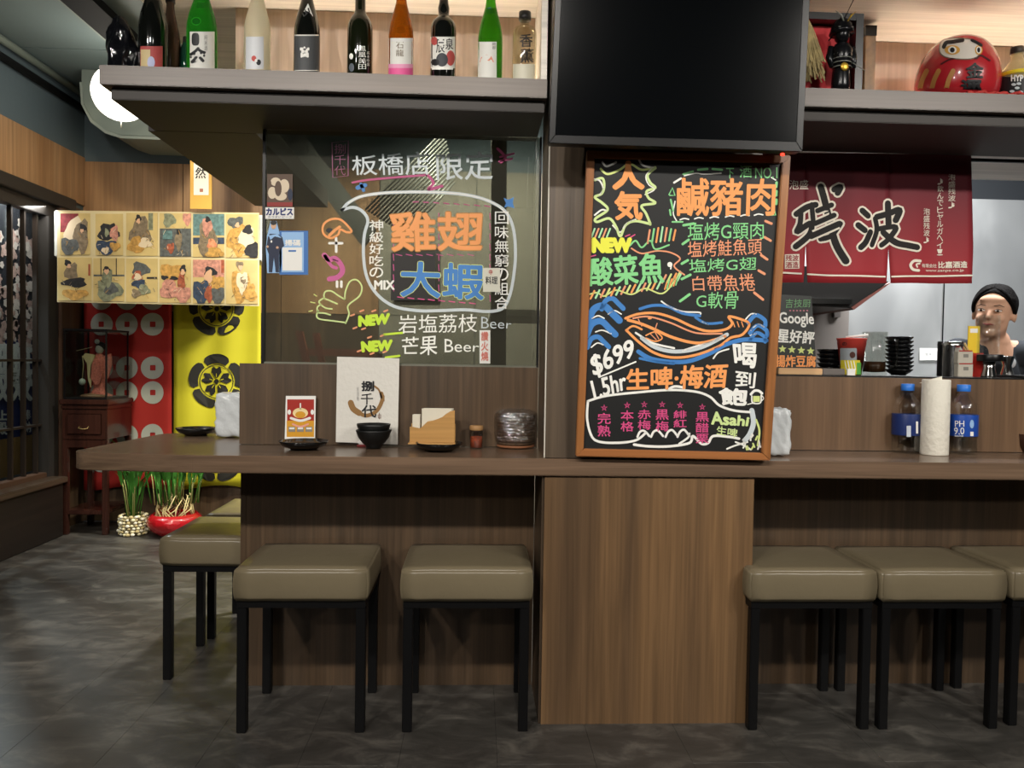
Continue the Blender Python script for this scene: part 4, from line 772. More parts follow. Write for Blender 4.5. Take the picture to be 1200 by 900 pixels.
tc_ = nt.nodes.new('ShaderNodeTexCoord'); nt.links.new(tc_.outputs['Object'], n_.inputs[0]); nt.links.new(n_.outputs[0], bp.inputs['Height']); nt.links.new(bp.outputs[0], g_.inputs['Normal']); nt.links.new(t_.outputs[0], mx.inputs[1]); nt.links.new(g_.outputs[0], mx.inputs[2]); nt.links.new(mx.outputs[0], nt.nodes['Material Output'].inputs[0])
cf = crinkle(.004, 2); cc = Vector((p.x, p.y, 0))
MB().lathe((p.x, p.y, ZC), [(.064+.006*(i/14 if i < 12 else .3), .02+i*.0068) for i in range(14)]+[(.05, .117), (.02, .121), (.0005, .119)], PLS, 64, True, lambda v: cf(v, cc)).build('plastic_wrap', t)
# white wrapped box at the left end, and wrapped pack right of the board
def soft_pack(name, label, cat, x0, x1, y0, y1, S, depth, m, seed=1):
    a, b = S(x0, y0), S(x1, y1); t = thing(name, label, cat, ((a.x+b.x)/2, a.y, b.z)); bm = bmesh.new(); bmesh.ops.create_cube(bm, size=1); bmesh.ops.subdivide_edges(bm, edges=bm.edges[:], cuts=11, use_grid_fill=True); random.seed(seed); ph = [random.uniform(0, 6) for _ in range(6)]
    for v in bm.verts:
        u = v.co*2; edge = sorted([abs(u.x), abs(u.y), abs(u.z)])[1]; k = -.005*max(0, edge-.9)/.1; w_ = .0022*(math.sin(9*u.x+7*u.z+ph[0])+.7*math.sin(17*u.z-11*u.x+5*u.y+ph[1])+.5*math.sin(31*u.x+23*u.z+ph[2]))
        n = Vector([q if abs(q) > .99 else 0 for q in u]).normalized() if max(map(abs, u)) > .99 else Vector((0, 0, 0))
        v.co = Vector((v.co.x*abs(b.x-a.x), v.co.y*depth, v.co.z*abs(a.z-b.z))); v.co += n*(k+w_)
    zb = min(v.co.z for v in bm.verts)
    for v in bm.verts: v.co.z = v.co.z-zb+0
    me = bpy.data.meshes.new('wrapping'); bm.to_mesh(me); bm.free(); me.materials.append(m)
    for f in me.polygons: f.use_smooth = True
    o = bpy.data.objects.new('wrapping', me); C.objects.link(o); o.parent = t; t.location = ((a.x+b.x)/2, a.y+depth/2+.012, ZC); return t
PW = mat('plastic_white', 'cfd4d6', .28, bump=.35, bscale=22, coat=.3)
soft_pack('wrapped_box', 'white plastic wrapped box behind the left end of the partition', 'box', 250, 300, 458, 510, YP(2.56), .10, PW, 4)
soft_pack('wrapped_pack', 'white plastic wrapped pack directly right of the menu board', 'box', 895, 929, 480, 535, YP(2.20), .07, PW, 9)
# water bottles and paper roll
PET = thin_glass('pet_clear', 'ffffff', .17, .05); WBL = mat('label_water_blue', '1f4aa4', .35); WBD = mat('label_water_dark', '1c2f66', .4)
def water(label, x, y, flip):
    p = at(x, y); p.x *= (p.y+.02)/p.y; p.y += .02; r = 15.9*(fw.dot(p-EYE))/CF; t = thing('water_bottle', label, 'bottle', (p.x, p.y, ZC), 'water bottles on the right counter'); H = 80*(fw.dot(p-EYE))/CF; k = H/.2
    pr_ = [(.5, .004), (.75, .001), (.93, .003), (1, .012), (.97, .02), (1, .028), (.97, .036), (1, .046), (1, .120), (.97, .124), (1, .128), (.98, .145), (.82, .160), (.6, .173), (.42, .181), (.40, .186)]
    MB().lathe((p.x, p.y, ZC), [(a*r, b*k*.95) for a, b in pr_], PET, 32).build('bottle_body', t)
    MB().lathe((p.x, p.y, ZC), [(.0005, .004)]+[(a*r*.965, b*k*.95+.001) for a, b in pr_[1:9]]+[(.96*r, .118*k*.95), (.0005, .118*k*.95)], thin_glass('water', 'f0f4f4', .03), 28).build('water', t)
    MB().lathe((p.x, p.y, ZC), [(.43*r, .181*k), (.45*r, .182*k), (.45*r, .2*k), (.40*r, .201*k), (.0005, .201*k)], mat('cap_blue', '2f78d8', .4), 24).build('cap', t)
    MB().lathe((p.x, p.y, ZC), [(1.006*r, .052*k), (1.012*r, .053*k), (1.012*r, .113*k), (1.006*r, .114*k)], WBD if flip else WBL, 32).build('label', t)
    c = Cyl(p.x, p.y, r*1.015); mb = MB()
    if flip: patch(mb, c, x+1, 499, x+6, 512, mat('barcode_grey', 'c4ccd6', .5), h=.0008, nx=4); patch(mb, c, x+12, 494, x+14.5, 508, WHITE, h=.0008, nx=3)
    else: text(mb, c, 'PH', (x-8, 493, x+3, 500), WHITE, .0, h=.001); text(mb, c, '9.0', (x-9, 501, x+3, 509), WHITE, .01, h=.001); text(mb, c, 'WATER', (x-8.5, 510, x+2, 512), WHITE, 0, h=.001); blob(mb, c, x+12, 497, 2.5, 5, mat('label_sky', '8fb4e0', .5), h=.001); patch(mb, c, x+10, 506, x+14, 511, WHITE, h=.001, nx=3)
    mb.build('print', t, flat=1)
water('clear water bottle with blue cap, left of the white paper roll', 1061.5, 531, 1)
water('clear water bottle reading PH 9.0, right of the white paper roll', 1127, 532, 0)
p = at(1094.5, 534); p.x *= (p.y+.03)/p.y; p.y += .03; r = 15.1*(fw.dot(p-EYE))/CF; t = thing('paper_towel_roll', 'tall white paper towel roll standing between the water bottles', 'paper roll', (p.x, p.y, ZC))
PT = mat('paper_towel', 'e3dfd2', .85, bump=.25, bscale=70); Hh = 88*(fw.dot(p-EYE))/CF
MB().lathe((p.x, p.y, ZC), [(r*.3, 0), (r*.97, 0), (r, .003), (r*1.01, Hh*.5), (r, Hh-.003), (r*.96, Hh), (r*.3, Hh), (r*.3, .001)], PT, 40).build('roll', t)
mb = MB(); Sx = Plane((p.x, p.y-r*.9, 1), (0, 1, 0)); q = [(1078, 449), (1085, 446), (1104, 441), (1104, 446)]; mb.prism([Plane((0, p.y+.01, 1), (0, 1, 0))(*a) for a in q], (0, .002, 0), PT); mb.build('loose_sheet', t)
p = at(1197, 531); t = thing('small_dish', 'small dark brown cup cut off by the right edge on the counter', 'cup', (p.x+.05, p.y+.02, ZC)); MB().lathe((p.x+.05, p.y+.02, ZC), [(.0005, .004), (.03, .004), (.032, 0), (.035, .001), (.045, .02), (.05, .06), (.048, .06), (.043, .022), (.0005, .012)], mat('brown_glaze', '3a241a', .3), 32).build('cup_body', t)
# ================================================================ ON THE KITCHEN LEDGE
ZL = .9905; S = YP(2.48)
sg = thing('chalk_sign', 'small black marker sign asking for a review, on a pine block stand', 'sign', S(930, 438)); q = [(912, 345), (951, 347), (957, 434), (905, 434)]
sheet('board', S, q, .005, mat('acrylic_black', '2c2f2d', .4), sg)
for s_, qq, m_, b_ in (('吉技厨', [(921, 350), (950, 351), (950, 360), (920, 361)], mat('marker_moss', '69a06a', .5), 0), ('Google', [(913, 366), (953, 367), (954, 384), (914, 382)], K_WH, .03), ('星好評', [(912, 385), (955, 389), (953, 403), (911, 401)], K_WH, .03), ('揚炸豆腐', [(909, 416), (956, 417), (956, 430), (909, 430)], K_OR, .03)):
    mb = MB(); text(mb, S, s_, qq, m_, b_); mb.build('lettering', sg, flat=1)
mb = MB()
for i in range(4): cx, cy = 917+i*11, 409+i*.8; poly(mb, S, [(cx+(4.8 if k % 2 == 0 else 2.2)*math.sin(k*math.pi/5), cy-(4.8 if k % 2 == 0 else 2.2)*math.cos(k*math.pi/5)) for k in range(10)], K_YG, h=.001)
for i in range(6): blob(mb, S, 926+i*4, 364, 1.2, 1, mat('marker_rose', 'b06a78', .5), rings=1, n=8)
mb.build('star_drawing', sg, flat=1, kind='stuff')
a, b = S(909, 431), S(960, 440.5); MB().box((a.x, 2.455, ZL), (b.x, 2.52, a.z), wood('pine', 'd0a272', 'e0b888', 0, .4, .5, 8)).build('stand', sg, bevel=.002)
a, b = S(961, 431), S(990, 440); t = thing('card_holder', 'low grey strip holder between the marker sign and the cup', 'holder', (a.x, 2.47, ZL)); MB().box((a.x, 2.46, ZL), (S(987, 431).x, 2.52, S(987, 432).z), mat('holder_grey', '6a6460', .5)).build('body', t, bevel=.002); MB().box((S(989.5, 431).x-.001, 2.455, ZL), (S(998, 431).x, 2.462, S(987, 432).z), WHITE).build('price_card', t)
def stack(label, x, n, Y, wpx, ybot, dpx, grp):
    p = YP(Y)(x, ybot); d = fw.dot(p-EYE); r = wpx/2*d/CF; dz = dpx*d/CF
    for i in range(n):
        zz = ZL+.001+i*dz; t = thing('dish', label+', '+(['bottom', 'second', 'third', 'fourth', 'fifth', 'sixth', 'seventh', 'eighth'][i]+(' of its stack' if i == 0 else ' up in its stack') if i < n-1 else 'topmost of its stack'), 'dish', (p.x+random.uniform(-.002, .002), Y, zz), grp)
        o = MB().lathe((0, 0, 0), [(.0005, .003), (r*.42, .003), (r*.44, 0), (r*.5, 0), (r*.56, .004), (r*.8, dz*.8), (r, dz*1.5), (r*.985, dz*1.62), (r*.78, dz*1.0), (r*.52, .0075), (.0005, .0065)], GLZ, 32).build('dish_shell'); o.parent = t
random.seed(4)
stack('small black dish behind the printed cup', 973, 5, 2.60, 30, 436, 5.2, 'left stack of black dishes')
stack('black dish right of the glass mug', 1053, 9, 2.55, 31, 440, 4.7, 'right stack of black dishes')
p = YP(2.52)(997, 440); r0_, r1_ = 11.5*2.52/CF, 16.5*2.52/CF; t = thing('paper_cup', 'red grey and yellow printed paper cup with a spoon', 'cup', (p.x, 2.52, ZL)); Hc = 42*2.54/CF
MB().lathe((p.x, 2.52, ZL), [(.0005, .003), (r0_, .003), (r0_, 0), (r1_, Hc), (r1_*1.04, Hc+.001), (r1_*1.04, Hc+.004), (r1_*.97, Hc+.004), (r0_*.95, .006), (.0005, .006)], mat('cup_red', 'c8453c', .45), 36).build('cup_body', t)
class Cone(Cyl):
    def __call__(s, x, y, h=0):
        z = Cyl.__call__(s, x, y, 0).z; rr = r0_+(r1_-r0_)*max(0, min(1, (z-ZL)/Hc)); return Cyl(s.c.x, s.c.y, rr)(x, y, h)
cn = Cone(p.x, 2.52, r1_); mb = MB()
patch(mb, cn, 984.5, 408, 1004, 427, mat('cup_grey', '8e959a', .5)); patch(mb, cn, 985, 422, 1008, 439, mat('cup_yellow', 'd8c832', .5), h=.0007); blob(mb, cn, 999, 416, 3.4, 3.8, mat('cup_brown', '4a2a22', .5), h=.001); patch(mb, cn, 1004, 425, 1009, 439, mat('cup_green', '5aa84a', .5), h=.0009, nx=4)
for i in range(4): stroke(mb, cn, [(990+i*3.5, 423), (992+i*3.5, 433)], 1.1, K_WH, h=.0012)
text(mb, cn, 'の', (987, 401, 992, 405), K_BK, .02, h=.001); mb.build('print', t, flat=1); MB().tube([(p.x-.02, 2.52, ZL+Hc+.008), (p.x+.045, 2.5, ZL+Hc+.016)], .004, WHITE).build('spoon', t)
# glass mug
p = YP(2.53)(1024, 440); r = 14*2.53/CF; Hm = 52*2.53/CF; t = thing('glass_mug', 'clear glass beer mug with dark tea left in it', 'mug', (p.x, 2.53, ZL)); MG = thin_glass('mug_glass', 'f4f5f2', .09, .06)
MB().lathe((p.x, 2.53, ZL), [(.0005, .002), (r, .001), (r*1.02, .006), (r*.98, .02), (r*1.02, Hm*.5), (r*1.02, Hm), (r*.93, Hm), (r*.9, .012), (.0005, .01)], MG, 30).build('glass_body', t)
MB().lathe((p.x, 2.53, ZL), [(.0005, .0105), (r*.88, .0125), (r*.88, Hm*.32), (.0005, Hm*.32)], mat('tea', '3a2412', .15), 24).build('tea', t)
MB().tube([(p.x+r*.9, 2.51, ZL+Hm*.85), (p.x+r*1.5, 2.50, ZL+Hm*.82), (p.x+r*1.6, 2.5, ZL+Hm*.5), (p.x+r*1.5, 2.5, ZL+Hm*.22), (p.x+r*.9, 2.51, ZL+Hm*.18)], .006, MG, 10).build('handle', t)
# canisters, boxes, jigger, acrylic cylinder
def cyl_thing(name, label, cat, x, Y, wpx, hpx, m, prof=None, part='body', ybot=441):
    p = YP(Y)(x, ybot); r = wpx/2*Y/CF; H_ = hpx*Y/CF; t = thing(name, label, cat, (p.x, Y, ZL)); MB().lathe((p.x, Y, ZL), [(max(.0005, a*r), b*H_) for a, b in (prof or [(0, 0), (.97, 0), (1, .01), (1, .86), (1.03, .87), (1.03, .92), (1, .93), (1, .99), (.9, 1), (0, 1)])], m, 32).build(part, t); return t, p, r, H_
cyl_thing('steel_canister', 'tall polished steel canister left of the small boxes', 'canister', 1116, 2.55, 22, 42, CHR)
cyl_thing('dark_canister', 'dark canister at the left of the polished steel one', 'canister', 1104, 2.62, 12, 42, BLACK)
BXM = mat('box_print', 'b8b2a4', .6)
for i, (lb, y0, y1, xx) in enumerate((('small cream box stacked on another, beside the steel canister', 410, 424.6, 1132), ('small cream and red box at the bottom of its stack beside the steel canister', 425, 440.5, 1131.5))):
    a, b = YP(2.5)(1123, y0), YP(2.5)(1140, y1); z1 = ZL+(440.5-y0)*2.5/CF; z0_ = ZL+(440.5-y1)*2.5/CF+.0003; t = thing('small_box', lb, 'box', (a.x, 2.5, z0_), 'small boxes on the ledge'); MB().box((a.x, 2.5, z0_), (b.x, 2.56, z1), BXM).build('carton', t, bevel=.001); mb = MB(); S5_ = YP(2.5); patch(mb, S5_, 1124, y0+.5, 1139.5, y0+2, mat('box_red', '9c2c28', .5)); patch(mb, S5_, 1129, y0+5, 1135, y0+9, mat('box_grey', '7d7a72', .5)); mb.build('print', t, flat=1)
a, b = YP(2.54)(1141, 412), YP(2.54)(1152, 441); t = thing('red_box', 'narrow red box in front of the woman behind the ledge', 'box', (a.x, 2.54, ZL)); MB().box((a.x, 2.54, ZL), (b.x, 2.59, ZL+29*2.54/CF), mat('carton_red', 'c02a20', .45)).build('carton', t, bevel=.001)
a, b = YP(2.66)(1135, 382), YP(2.66)(1147, 430); t = thing('yellow_card', 'yellow card standing upright behind the red box', 'card', (a.x, 2.66, ZL)); MB().box((a.x, 2.66, ZL), (b.x, 2.663, a.z), mat('card_yellow', 'ecc92e', .5)).build('card', t); mb = MB(); patch(mb, YP(2.66), 1137, 385, 1146, 390, WHITE); mb.build('print', t, flat=1)
cyl_thing('black_lidded_jar', 'steel jar with a wide black lid under the clear cylinder', 'jar', 1158.5, 2.5, 17, 19, CHR, [(0, 0), (1, 0), (1, .1), (.75, .6), (.8, 1), (0, 1)])
t, p, r, H_ = cyl_thing('black_tray', 'small black tray holding the clear cylinder', 'tray', 1159.5, 2.5, 28, 8, BLACK, [(0, 0), (.98, 0), (1, .1), (1, .95), (.98, 1), (0, 1)]); t.location.z = ZL+.0535+.0005
tp = t.location.z+8*2.5/CF+.0005
t, p, r, H_ = cyl_thing('clear_cylinder', 'tall clear acrylic cylinder in front of the woman in the kitchen', 'container', 1157, 2.5, 24, 47, thin_glass('acrylic', 'fafcfc', .06, .05), [(.95, 0), (1, 0), (1, 1), (.93, 1), (.93, .02), (0, .02)]); t.location.z = tp
cyl_thing('jigger', 'small steel measuring jigger right of the black lidded jar', 'jigger', 1180, 2.5, 15, 26, CHR, [(0, 0), (.85, 0), (1, .1), (.62, .55), (1.0, .95), (.95, 1), (.55, .6), (0, .58)])
t = thing('wooden_tongs', 'small pale wooden tongs leaning between canister and yellow card', 'tongs', tuple(YP(2.58)(1132, 409)))
for dx in (0, .014): a = YP(2.58)(1127, 402); MB().tube([(a.x+dx, 2.585, a.z), (a.x+.03+dx*.4, 2.585, a.z-.04), (a.x+.04, 2.585, ZL)], .003, mat('pale_wood', 'c8a86a', .5), 6).build('prong', t)
# kitchen beyond
S = YP(3.6); hd = thing('range_hood', 'black range hood beneath the red curtain', 'range hood', S(960, 345)); q = [(880, 300), (1042, 330), (998, 361), (940, 358), (880, 352)]
MB().prism([S(*a) for a in q], (0, .55, 0), mat('hood_black', '141210', .4)).build('hood_body', hd, bevel=.003)
MB().prism([S(1038, 334), S(1046, 330), S(1001, 363), S(997, 360)], (0, .55, 0), mat('hood_edge', '6a4038', .4)).build('slanted_edge', hd)
a, b = S(950, 350), S(996, 357); MB().box((a.x, 3.58, b.z), (b.x, 3.599, a.z), CHR).build('steel_strip', hd)
a, b = YP(4.1)(903, 360), YP(4.1)(1000, 470); t = thing('wall_cabinet', 'beige grey kitchen cabinet beneath the range hood', 'cabinet', (a.x, 4.1, 0)); MB().box((.81, 4.08, 0), (YP(4.1)(992, 400).x, 4.2, a.z), mat('beige_grey', '77706a', .6)).build('body', t); c_ = YP(4.08)(975, 362); d_ = YP(4.08)(982, 372); MB().box((c_.x, 4.05, d_.z), (d_.x, 4.079, c_.z), mat('dark_bracket', '5a5450', .6)).build('bracket', t)
a = YP(3.9)(1000, 424); t = thing('kitchen_counter', 'white steel kitchen counter behind the ledge', 'counter', (1.8, 3.9, 0)); MB().box((2.05, 3.75, .92), (4.5, 4.19, .96), STL).build('counter_top', t); MB().box((2.07, 3.8, 0), (4.48, 4.18, .919), mat('counter_front', 'b8b8b4', .5)).build('counter_body', t)
S = YP(4.19); t = panel_thing('wall_card', 'small white card on the steel wall behind the black dishes', 'card', S, [(1078, 408), (1102, 408), (1102, 422), (1078, 422)], .003, WHITE); mb = MB(); text(mb, S, '營業中', (1084, 413, 1096, 417), mat('ink_faint', '9a9a9a', .6), 0); mb.build('print', t, flat=1)
# curtain (noren) under the right shelf
S = YP(2.50); nr = thing('noren_curtain', 'dark red noren curtain with black brush characters under the right shelf', 'curtain', tuple(S(1020, 185)))
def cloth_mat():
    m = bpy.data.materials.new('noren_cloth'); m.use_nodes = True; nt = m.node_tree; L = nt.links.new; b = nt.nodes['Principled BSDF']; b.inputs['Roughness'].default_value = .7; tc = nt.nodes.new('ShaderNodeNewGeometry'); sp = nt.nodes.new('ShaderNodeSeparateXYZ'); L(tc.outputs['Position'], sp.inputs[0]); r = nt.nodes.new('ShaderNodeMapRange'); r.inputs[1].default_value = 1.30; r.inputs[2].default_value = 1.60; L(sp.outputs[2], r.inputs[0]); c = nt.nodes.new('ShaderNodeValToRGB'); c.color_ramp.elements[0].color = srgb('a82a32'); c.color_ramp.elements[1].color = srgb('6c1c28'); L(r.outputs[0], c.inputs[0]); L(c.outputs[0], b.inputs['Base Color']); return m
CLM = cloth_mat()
class Wav(Plane):
    def __call__(s, x, y, h=0):
        p = Plane.__call__(s, x, y, h); p.y += .006*math.sin(p.x*34)*max(0, min(1, (1.72-p.z)/.3)); return p
NS = Wav((0, 2.50, 1), (0, 1, 0))
def yt(x): return 179+(x-920)*.010
def yb_(x): return 331+(x-917)*.006
for x0, x1, e0, e1 in ((892, 943, 0, 2.5), (943, 1042, -2.5, 2.5), (1042, 1138, -2.5, 3)):
    mb = MB(); vs = []; fs = []; NX, NY = 16, 10
    for j in range(NY+1):
        for i in range(NX+1):
            t = j/NY; k = max(0, (t-.74)/.26); x = x0+(x1-x0)*i/NX; x += (-e0 if 0 else 0)+(k*(-e0 if i < NX/2 else -e1)*abs(1-2*i/NX) if 0 else 0)
            xx = x+(k*2.5*(1-2*i/NX) if x0 > 900 or i > NX/2 else 0)+(2.5*t if x1 > 1100 and i == NX else 0); vs.append(NS(xx, yt(x)*(1-t)+yb_(x)*t))
    for j in range(NY):
        for i in range(NX): fs.append((j*(NX+1)+i, j*(NX+1)+i+1, (j+1)*(NX+1)+i+1, (j+1)*(NX+1)+i))
    mb.add(vs, fs, CLM, True); o = mb.build('cloth_panel', nr); md = o.modifiers.new('thickness', 'SOLIDIFY'); md.thickness = .0015; md.offset = -1
MB().box((.80, 2.502, 1.708), (2.0, 2.512, 1.718), BLKM).build('rod', nr)
RIM = mat('noren_white', 'ece4d4', .7); INK = mat('noren_black', '14110f', .7)
def glyph_strokes(mb, L_, m_, extra):
    for pts, w_ in L_: stroke(mb, NS, pts, w_+extra, m_, h=.0026 if extra else .0034)
ZAN = [([(962, 219), (966, 232), (972, 255), (980, 285), (991, 306)], 8), ([(978, 222), (985, 219), (982, 226)], 7), ([(933, 251), (945, 243), (956, 240)], 7), ([(938, 250), (937, 262), (933, 272), (940, 268)], 6), ([(936, 270), (950, 262), (948, 275), (932, 289)], 7), ([(958, 247), (975, 240)], 6), ([(955, 262), (978, 252)], 6), ([(950, 277), (984, 262)], 7), ([(985, 262), (975, 276), (962, 280)], 6), ([(951, 240), (953, 262)], 6)]
NAM = [([(1010, 247), (1017, 253)], 7), ([(1005, 264), (1013, 270)], 7), ([(1008, 290), (1014, 284), (1020, 272)], 7), ([(1026, 256), (1028, 270), (1022, 287)], 6), ([(1028, 254), (1042, 250), (1054, 246), (1050, 258)], 7), ([(1041, 238), (1042, 262)], 7), ([(1030, 268), (1050, 266), (1042, 280), (1034, 287)], 6), ([(1036, 272), (1050, 284), (1064, 288), (1074, 290)], 7)]
mb = MB(); glyph_strokes(mb, ZAN, RIM, 4.5); glyph_strokes(mb, ZAN, INK, 0); mb.build('brush_character', nr, flat=1)
mb = MB(); glyph_strokes(mb, NAM, RIM, 4.5); glyph_strokes(mb, NAM, INK, 0); mb.build('brush_character', nr, flat=1)
def nt_(fn, nm='lettering', **k): mb = MB(); fn(mb); mb.build(nm, nr, flat=1, **k)
nt_(lambda mb: text(mb, NS, '泡盛', (925, 211, 947, 222), RIM, 0, h=.003))
nt_(lambda mb: (stroke(mb, NS, [(893, 318), (938, 321)], 2, RIM, h=.003), stroke(mb, NS, [(946, 321.5), (990, 323), (1038, 324)], 2, RIM, h=.003), stroke(mb, NS, [(1046, 324), (1090, 323.5), (1138, 323)], 2, RIM, h=.003)), 'white_band', kind='stuff')
nt_(lambda mb: vtext(mb, NS, '泡盛残波♪', 1111.5, 204, 1119.5, 245, RIM, .0, h=.003)); nt_(lambda mb: vtext(mb, NS, '♪飲んでヒヤルガヘイ！', 1099, 209, 1106, 300, RIM, .0, h=.003)); nt_(lambda mb: vtext(mb, NS, '泡盛残波♪', 1082, 244, 1090, 286, RIM, .0, h=.003))
nt_(lambda mb: (text(mb, NS, '残波', (921, 299, 935, 306), CLM, .02, h=.0045), patch(mb, NS, 920, 298, 936, 315, RIM, h=.0035), text(mb, NS, '酒造', (921, 307, 935, 314), CLM, .02, h=.0045)), 'seal')
nt_(lambda mb: text(mb, NS, '有限会社', (1080, 309, 1099, 313.5), RIM, .01, h=.003)); nt_(lambda mb: text(mb, NS, '比嘉酒造', (1101, 306.5, 1132, 314), RIM, .03, h=.003)); nt_(lambda mb: text(mb, NS, 'www.zanpa.co.jp', (1085, 315.5, 1128, 319), RIM, .01, h=.003))
nt_(lambda mb: (stroke(mb, NS, [(1078, 306), (1070, 306), (1066, 311), (1069, 316), (1076, 317)], 3.2, RIM, h=.003), stroke(mb, NS, [(1077, 309), (1073, 310), (1074, 313)], 2, RIM, h=.003)), 'wave_emblem')
# ================================================================ RIGHT SHELF THINGS
ZS = 1.8005
S = YP(2.20); sb = thing('display_box', 'black display box with red backing behind the armour figure', 'display box', (1.0, 2.24, ZS))
a, b = S(925, 8), S(1013, 108); x0, x1, zt = a.x, b.x, 2.045; BXK = mat('box_black', '121214', .3); RDB = mat('box_red_cloth', 'c8343a', .7)
MB().box((x0, 2.215, ZS), (x0+.014, 2.265, zt), BXK).build('side_board', sb); MB().box((x1-.022, 2.215, ZS), (x1, 2.265, zt), BXK).build('side_board', sb)
MB().box((x0+.0145, 2.215, zt-.02), (x1-.0225, 2.265, zt), BXK).build('top_board', sb); MB().box((x0+.0145, 2.22, ZS), (x1-.0225, 2.2545, ZS+.008), BXK).build('bottom_board', sb)
MB().box((x0+.0145, 2.255, ZS), (x1-.0225, 2.265, zt-.0205), RDB).build('red_backing', sb)
# armour figure
p = YP(2.18)(985, 100); cx, cyy = p.x, 2.180; ar = thing('armour_figure', 'small black samurai armour figure standing before the red backed display box', 'figurine', (cx, cyy, ZS)); AK = mat('armour_black', '16171a', .25, .3); AG = mat('armour_gold', 'c8a23c', .35, .7); AW = mat('armour_grey', '8d9088', .5, .3); z = ZS+.0005
MB().lathe((cx, cyy, z), [(.0005, 0), (.022, 0), (.026, .02), (.024, .06), (.02, .075), (.0005, .08)], AK, 20).build('skirt', ar)
tb = MB(); tb.lathe((cx, cyy, z+.065), [(.0005, 0), (.022, .002), (.029, .03), (.03, .055), (.02, .072), (.008, .078), (.0005, .078)], AK, 20); tb.build('breastplate', ar)
for i in range(5): MB().tube([(cx+.028*math.cos(a), cyy+.028*math.sin(a), z+.07+i*.012) for a in [math.pi+j*math.pi/8 for j in range(9)]], .0015, AW, 5).build('lacing_band', ar)
MB().ell((cx, cyy, z+.165), (.021, .022, .026), AK).build('mask', ar)
MB().lathe((cx, cyy+.002, z+.168), [(.034, 0), (.032, .008), (.028, .022), (.020, .036), (.008, .045), (.0005, .046)], AK, 24).build('helmet', ar)
for s in (-1, 1): MB().tube([(cx+s*.004, cyy-.02, z+.192), (cx+s*.014, cyy-.024, z+.21), (cx+s*.03, cyy-.02, z+.224)], [.002, .003, .0008], AG if s > 0 else AW, 6).build('horn', ar); MB().tube([(cx+s*.03, cyy, z+.13), (cx+s*.036, cyy, z+.10), (cx+s*.032, cyy-.01, z+.07)], [.009, .010, .006], AK, 8).build('arm', ar)
MB().ell((cx-.002, cyy-.026, z+.066), (.012, .004, .012), AG).build('gold_sash', ar); MB().tube([(cx+.02, cyy-.03, z+.075), (cx+.055, cyy-.03, z+.055)], .0012, AW, 5).build('sword', ar)
MB().tube([(cx-.022, cyy-.024, z+.178), (cx+.022, cyy-.024, z+.178)], .0015, AW, 5).build('eye_slot', ar)
# straw tassel
p = YP(2.15)(958, 26); st = thing('straw_tassel', 'bundle of dry rice straw hanging beside the television', 'straw tassel', (p.x-.02, 2.15, ZS)); random.seed(11); STW = mat('straw', 'b3a274', .8, noise=.3, nscale=60); mb = MB()
for i in range(150):
    a, b = random.uniform(-1, 1), random.uniform(-1, 1); x0_ = p.x-.035+a*.012; xb = p.x-.016+a*.042; l = random.uniform(.14, .205)
    pts = [(x0_, 2.17+b*.01, 2.005), (x0_+(xb-x0_)*.35, 2.165+b*.018, 2.005-l*.3), (x0_+(xb-x0_)*.75+.004*math.sin(i), 2.16+b*.024, 2.005-l*.7), (xb+.005*math.sin(i*1.7), 2.155+b*.026, 2.005-l+.02)]
    pts = [(q[0], max(2.135, q[1]), max(q[2], ZS+.003)) for q in pts]; mb.tube(pts, .0017, STW, 4, False)
mb.build('straw', st, kind='stuff'); MB().tube([(p.x-.035, 2.17, 2.0), (p.x-.035, 2.17, 2.085)], .006, STW).build('cord', st)
# hanging cable
MB().tube([tuple(YP(2.19)(1004, -8)), tuple(YP(2.19)(988, 25)), tuple(YP(2.195)(971, 48))], .0022, BLACK, 6).build('cable'); o = bpy.data.objects['cable']; o['label'] = 'thin black cable hanging diagonally before the display box'; o['category'] = 'cable'
# thin upright box
a, b = YP(2.36)(1015, 30), YP(2.36)(1025, 106); t = thing('upright_frame', 'narrow black and amber upright frame right of the display box', 'frame', (a.x, 2.36, ZS)); MB().box((a.x, 2.36, ZS), (b.x, 2.40, a.z), mat('amber_print', '8a6436', .4, noise=.5, nscale=20)).build('board', t, bevel=.001); MB().box((a.x-.001, 2.358, a.z-.03), (b.x+.001, 2.401, a.z+.001), BLACK).build('cap', t)
# daruma
Yd = 2.28; p = YP(Yd)(1121, 112); R_ = 45.5*Yd/CF; dm = thing('daruma_doll', 'large red daruma doll with white face and gold stripes', 'daruma doll', (p.x, Yd, ZS)); DR = mat('lacquer_red', 'b3262e', .25, coat=.6); Hd = 84*Yd/CF
prof = [(.0005, 0), (.62, 0), (.8, .05), (.95, .16), (1, .34), (.98, .5), (.91, .64), (.80, .77), (.64, .88), (.42, .96), (.2, .992), (.0005, 1)]
def drf(a): return R_*a
# smooth profile
pp_ = bez([(a, b) for a, b in prof], 4); MB().lathe((p.x, Yd, ZS), [(max(.0005, q.x*R_), q.y*Hd) for q in pp_], DR, 56).build('body', dm)
PRF = [(q.x*R_, q.y*Hd) for q in pp_]
class Lat:
    def __init__(s, c, prf): s.c = c; s.p = prf
    def rad(s, z):
        z -= s.c[2]
        for (r1, z1), (r2, z2) in zip(s.p, s.p[1:]):
            if z1 <= z <= z2 and z2 > z1: return r1+(r2-r1)*(z-z1)/(z2-z1)
        return s.p[0][0] if z < 0 else 0
    def __call__(s, x, y, h=0):
        d = ray(x, y); t = (s.c[1]-.16)/d.y
        for k in range(90):
            q = EYE+d*t; e = math.hypot(q.x-s.c[0], q.y-s.c[1])-(s.rad(q.z)+h)
            if e < .0002: break
            t += max(e*.8, .0003)/d.length
            if q.y > s.c[1]: break
        return EYE+d*t
DS = Lat((p.x, Yd, ZS), PRF)
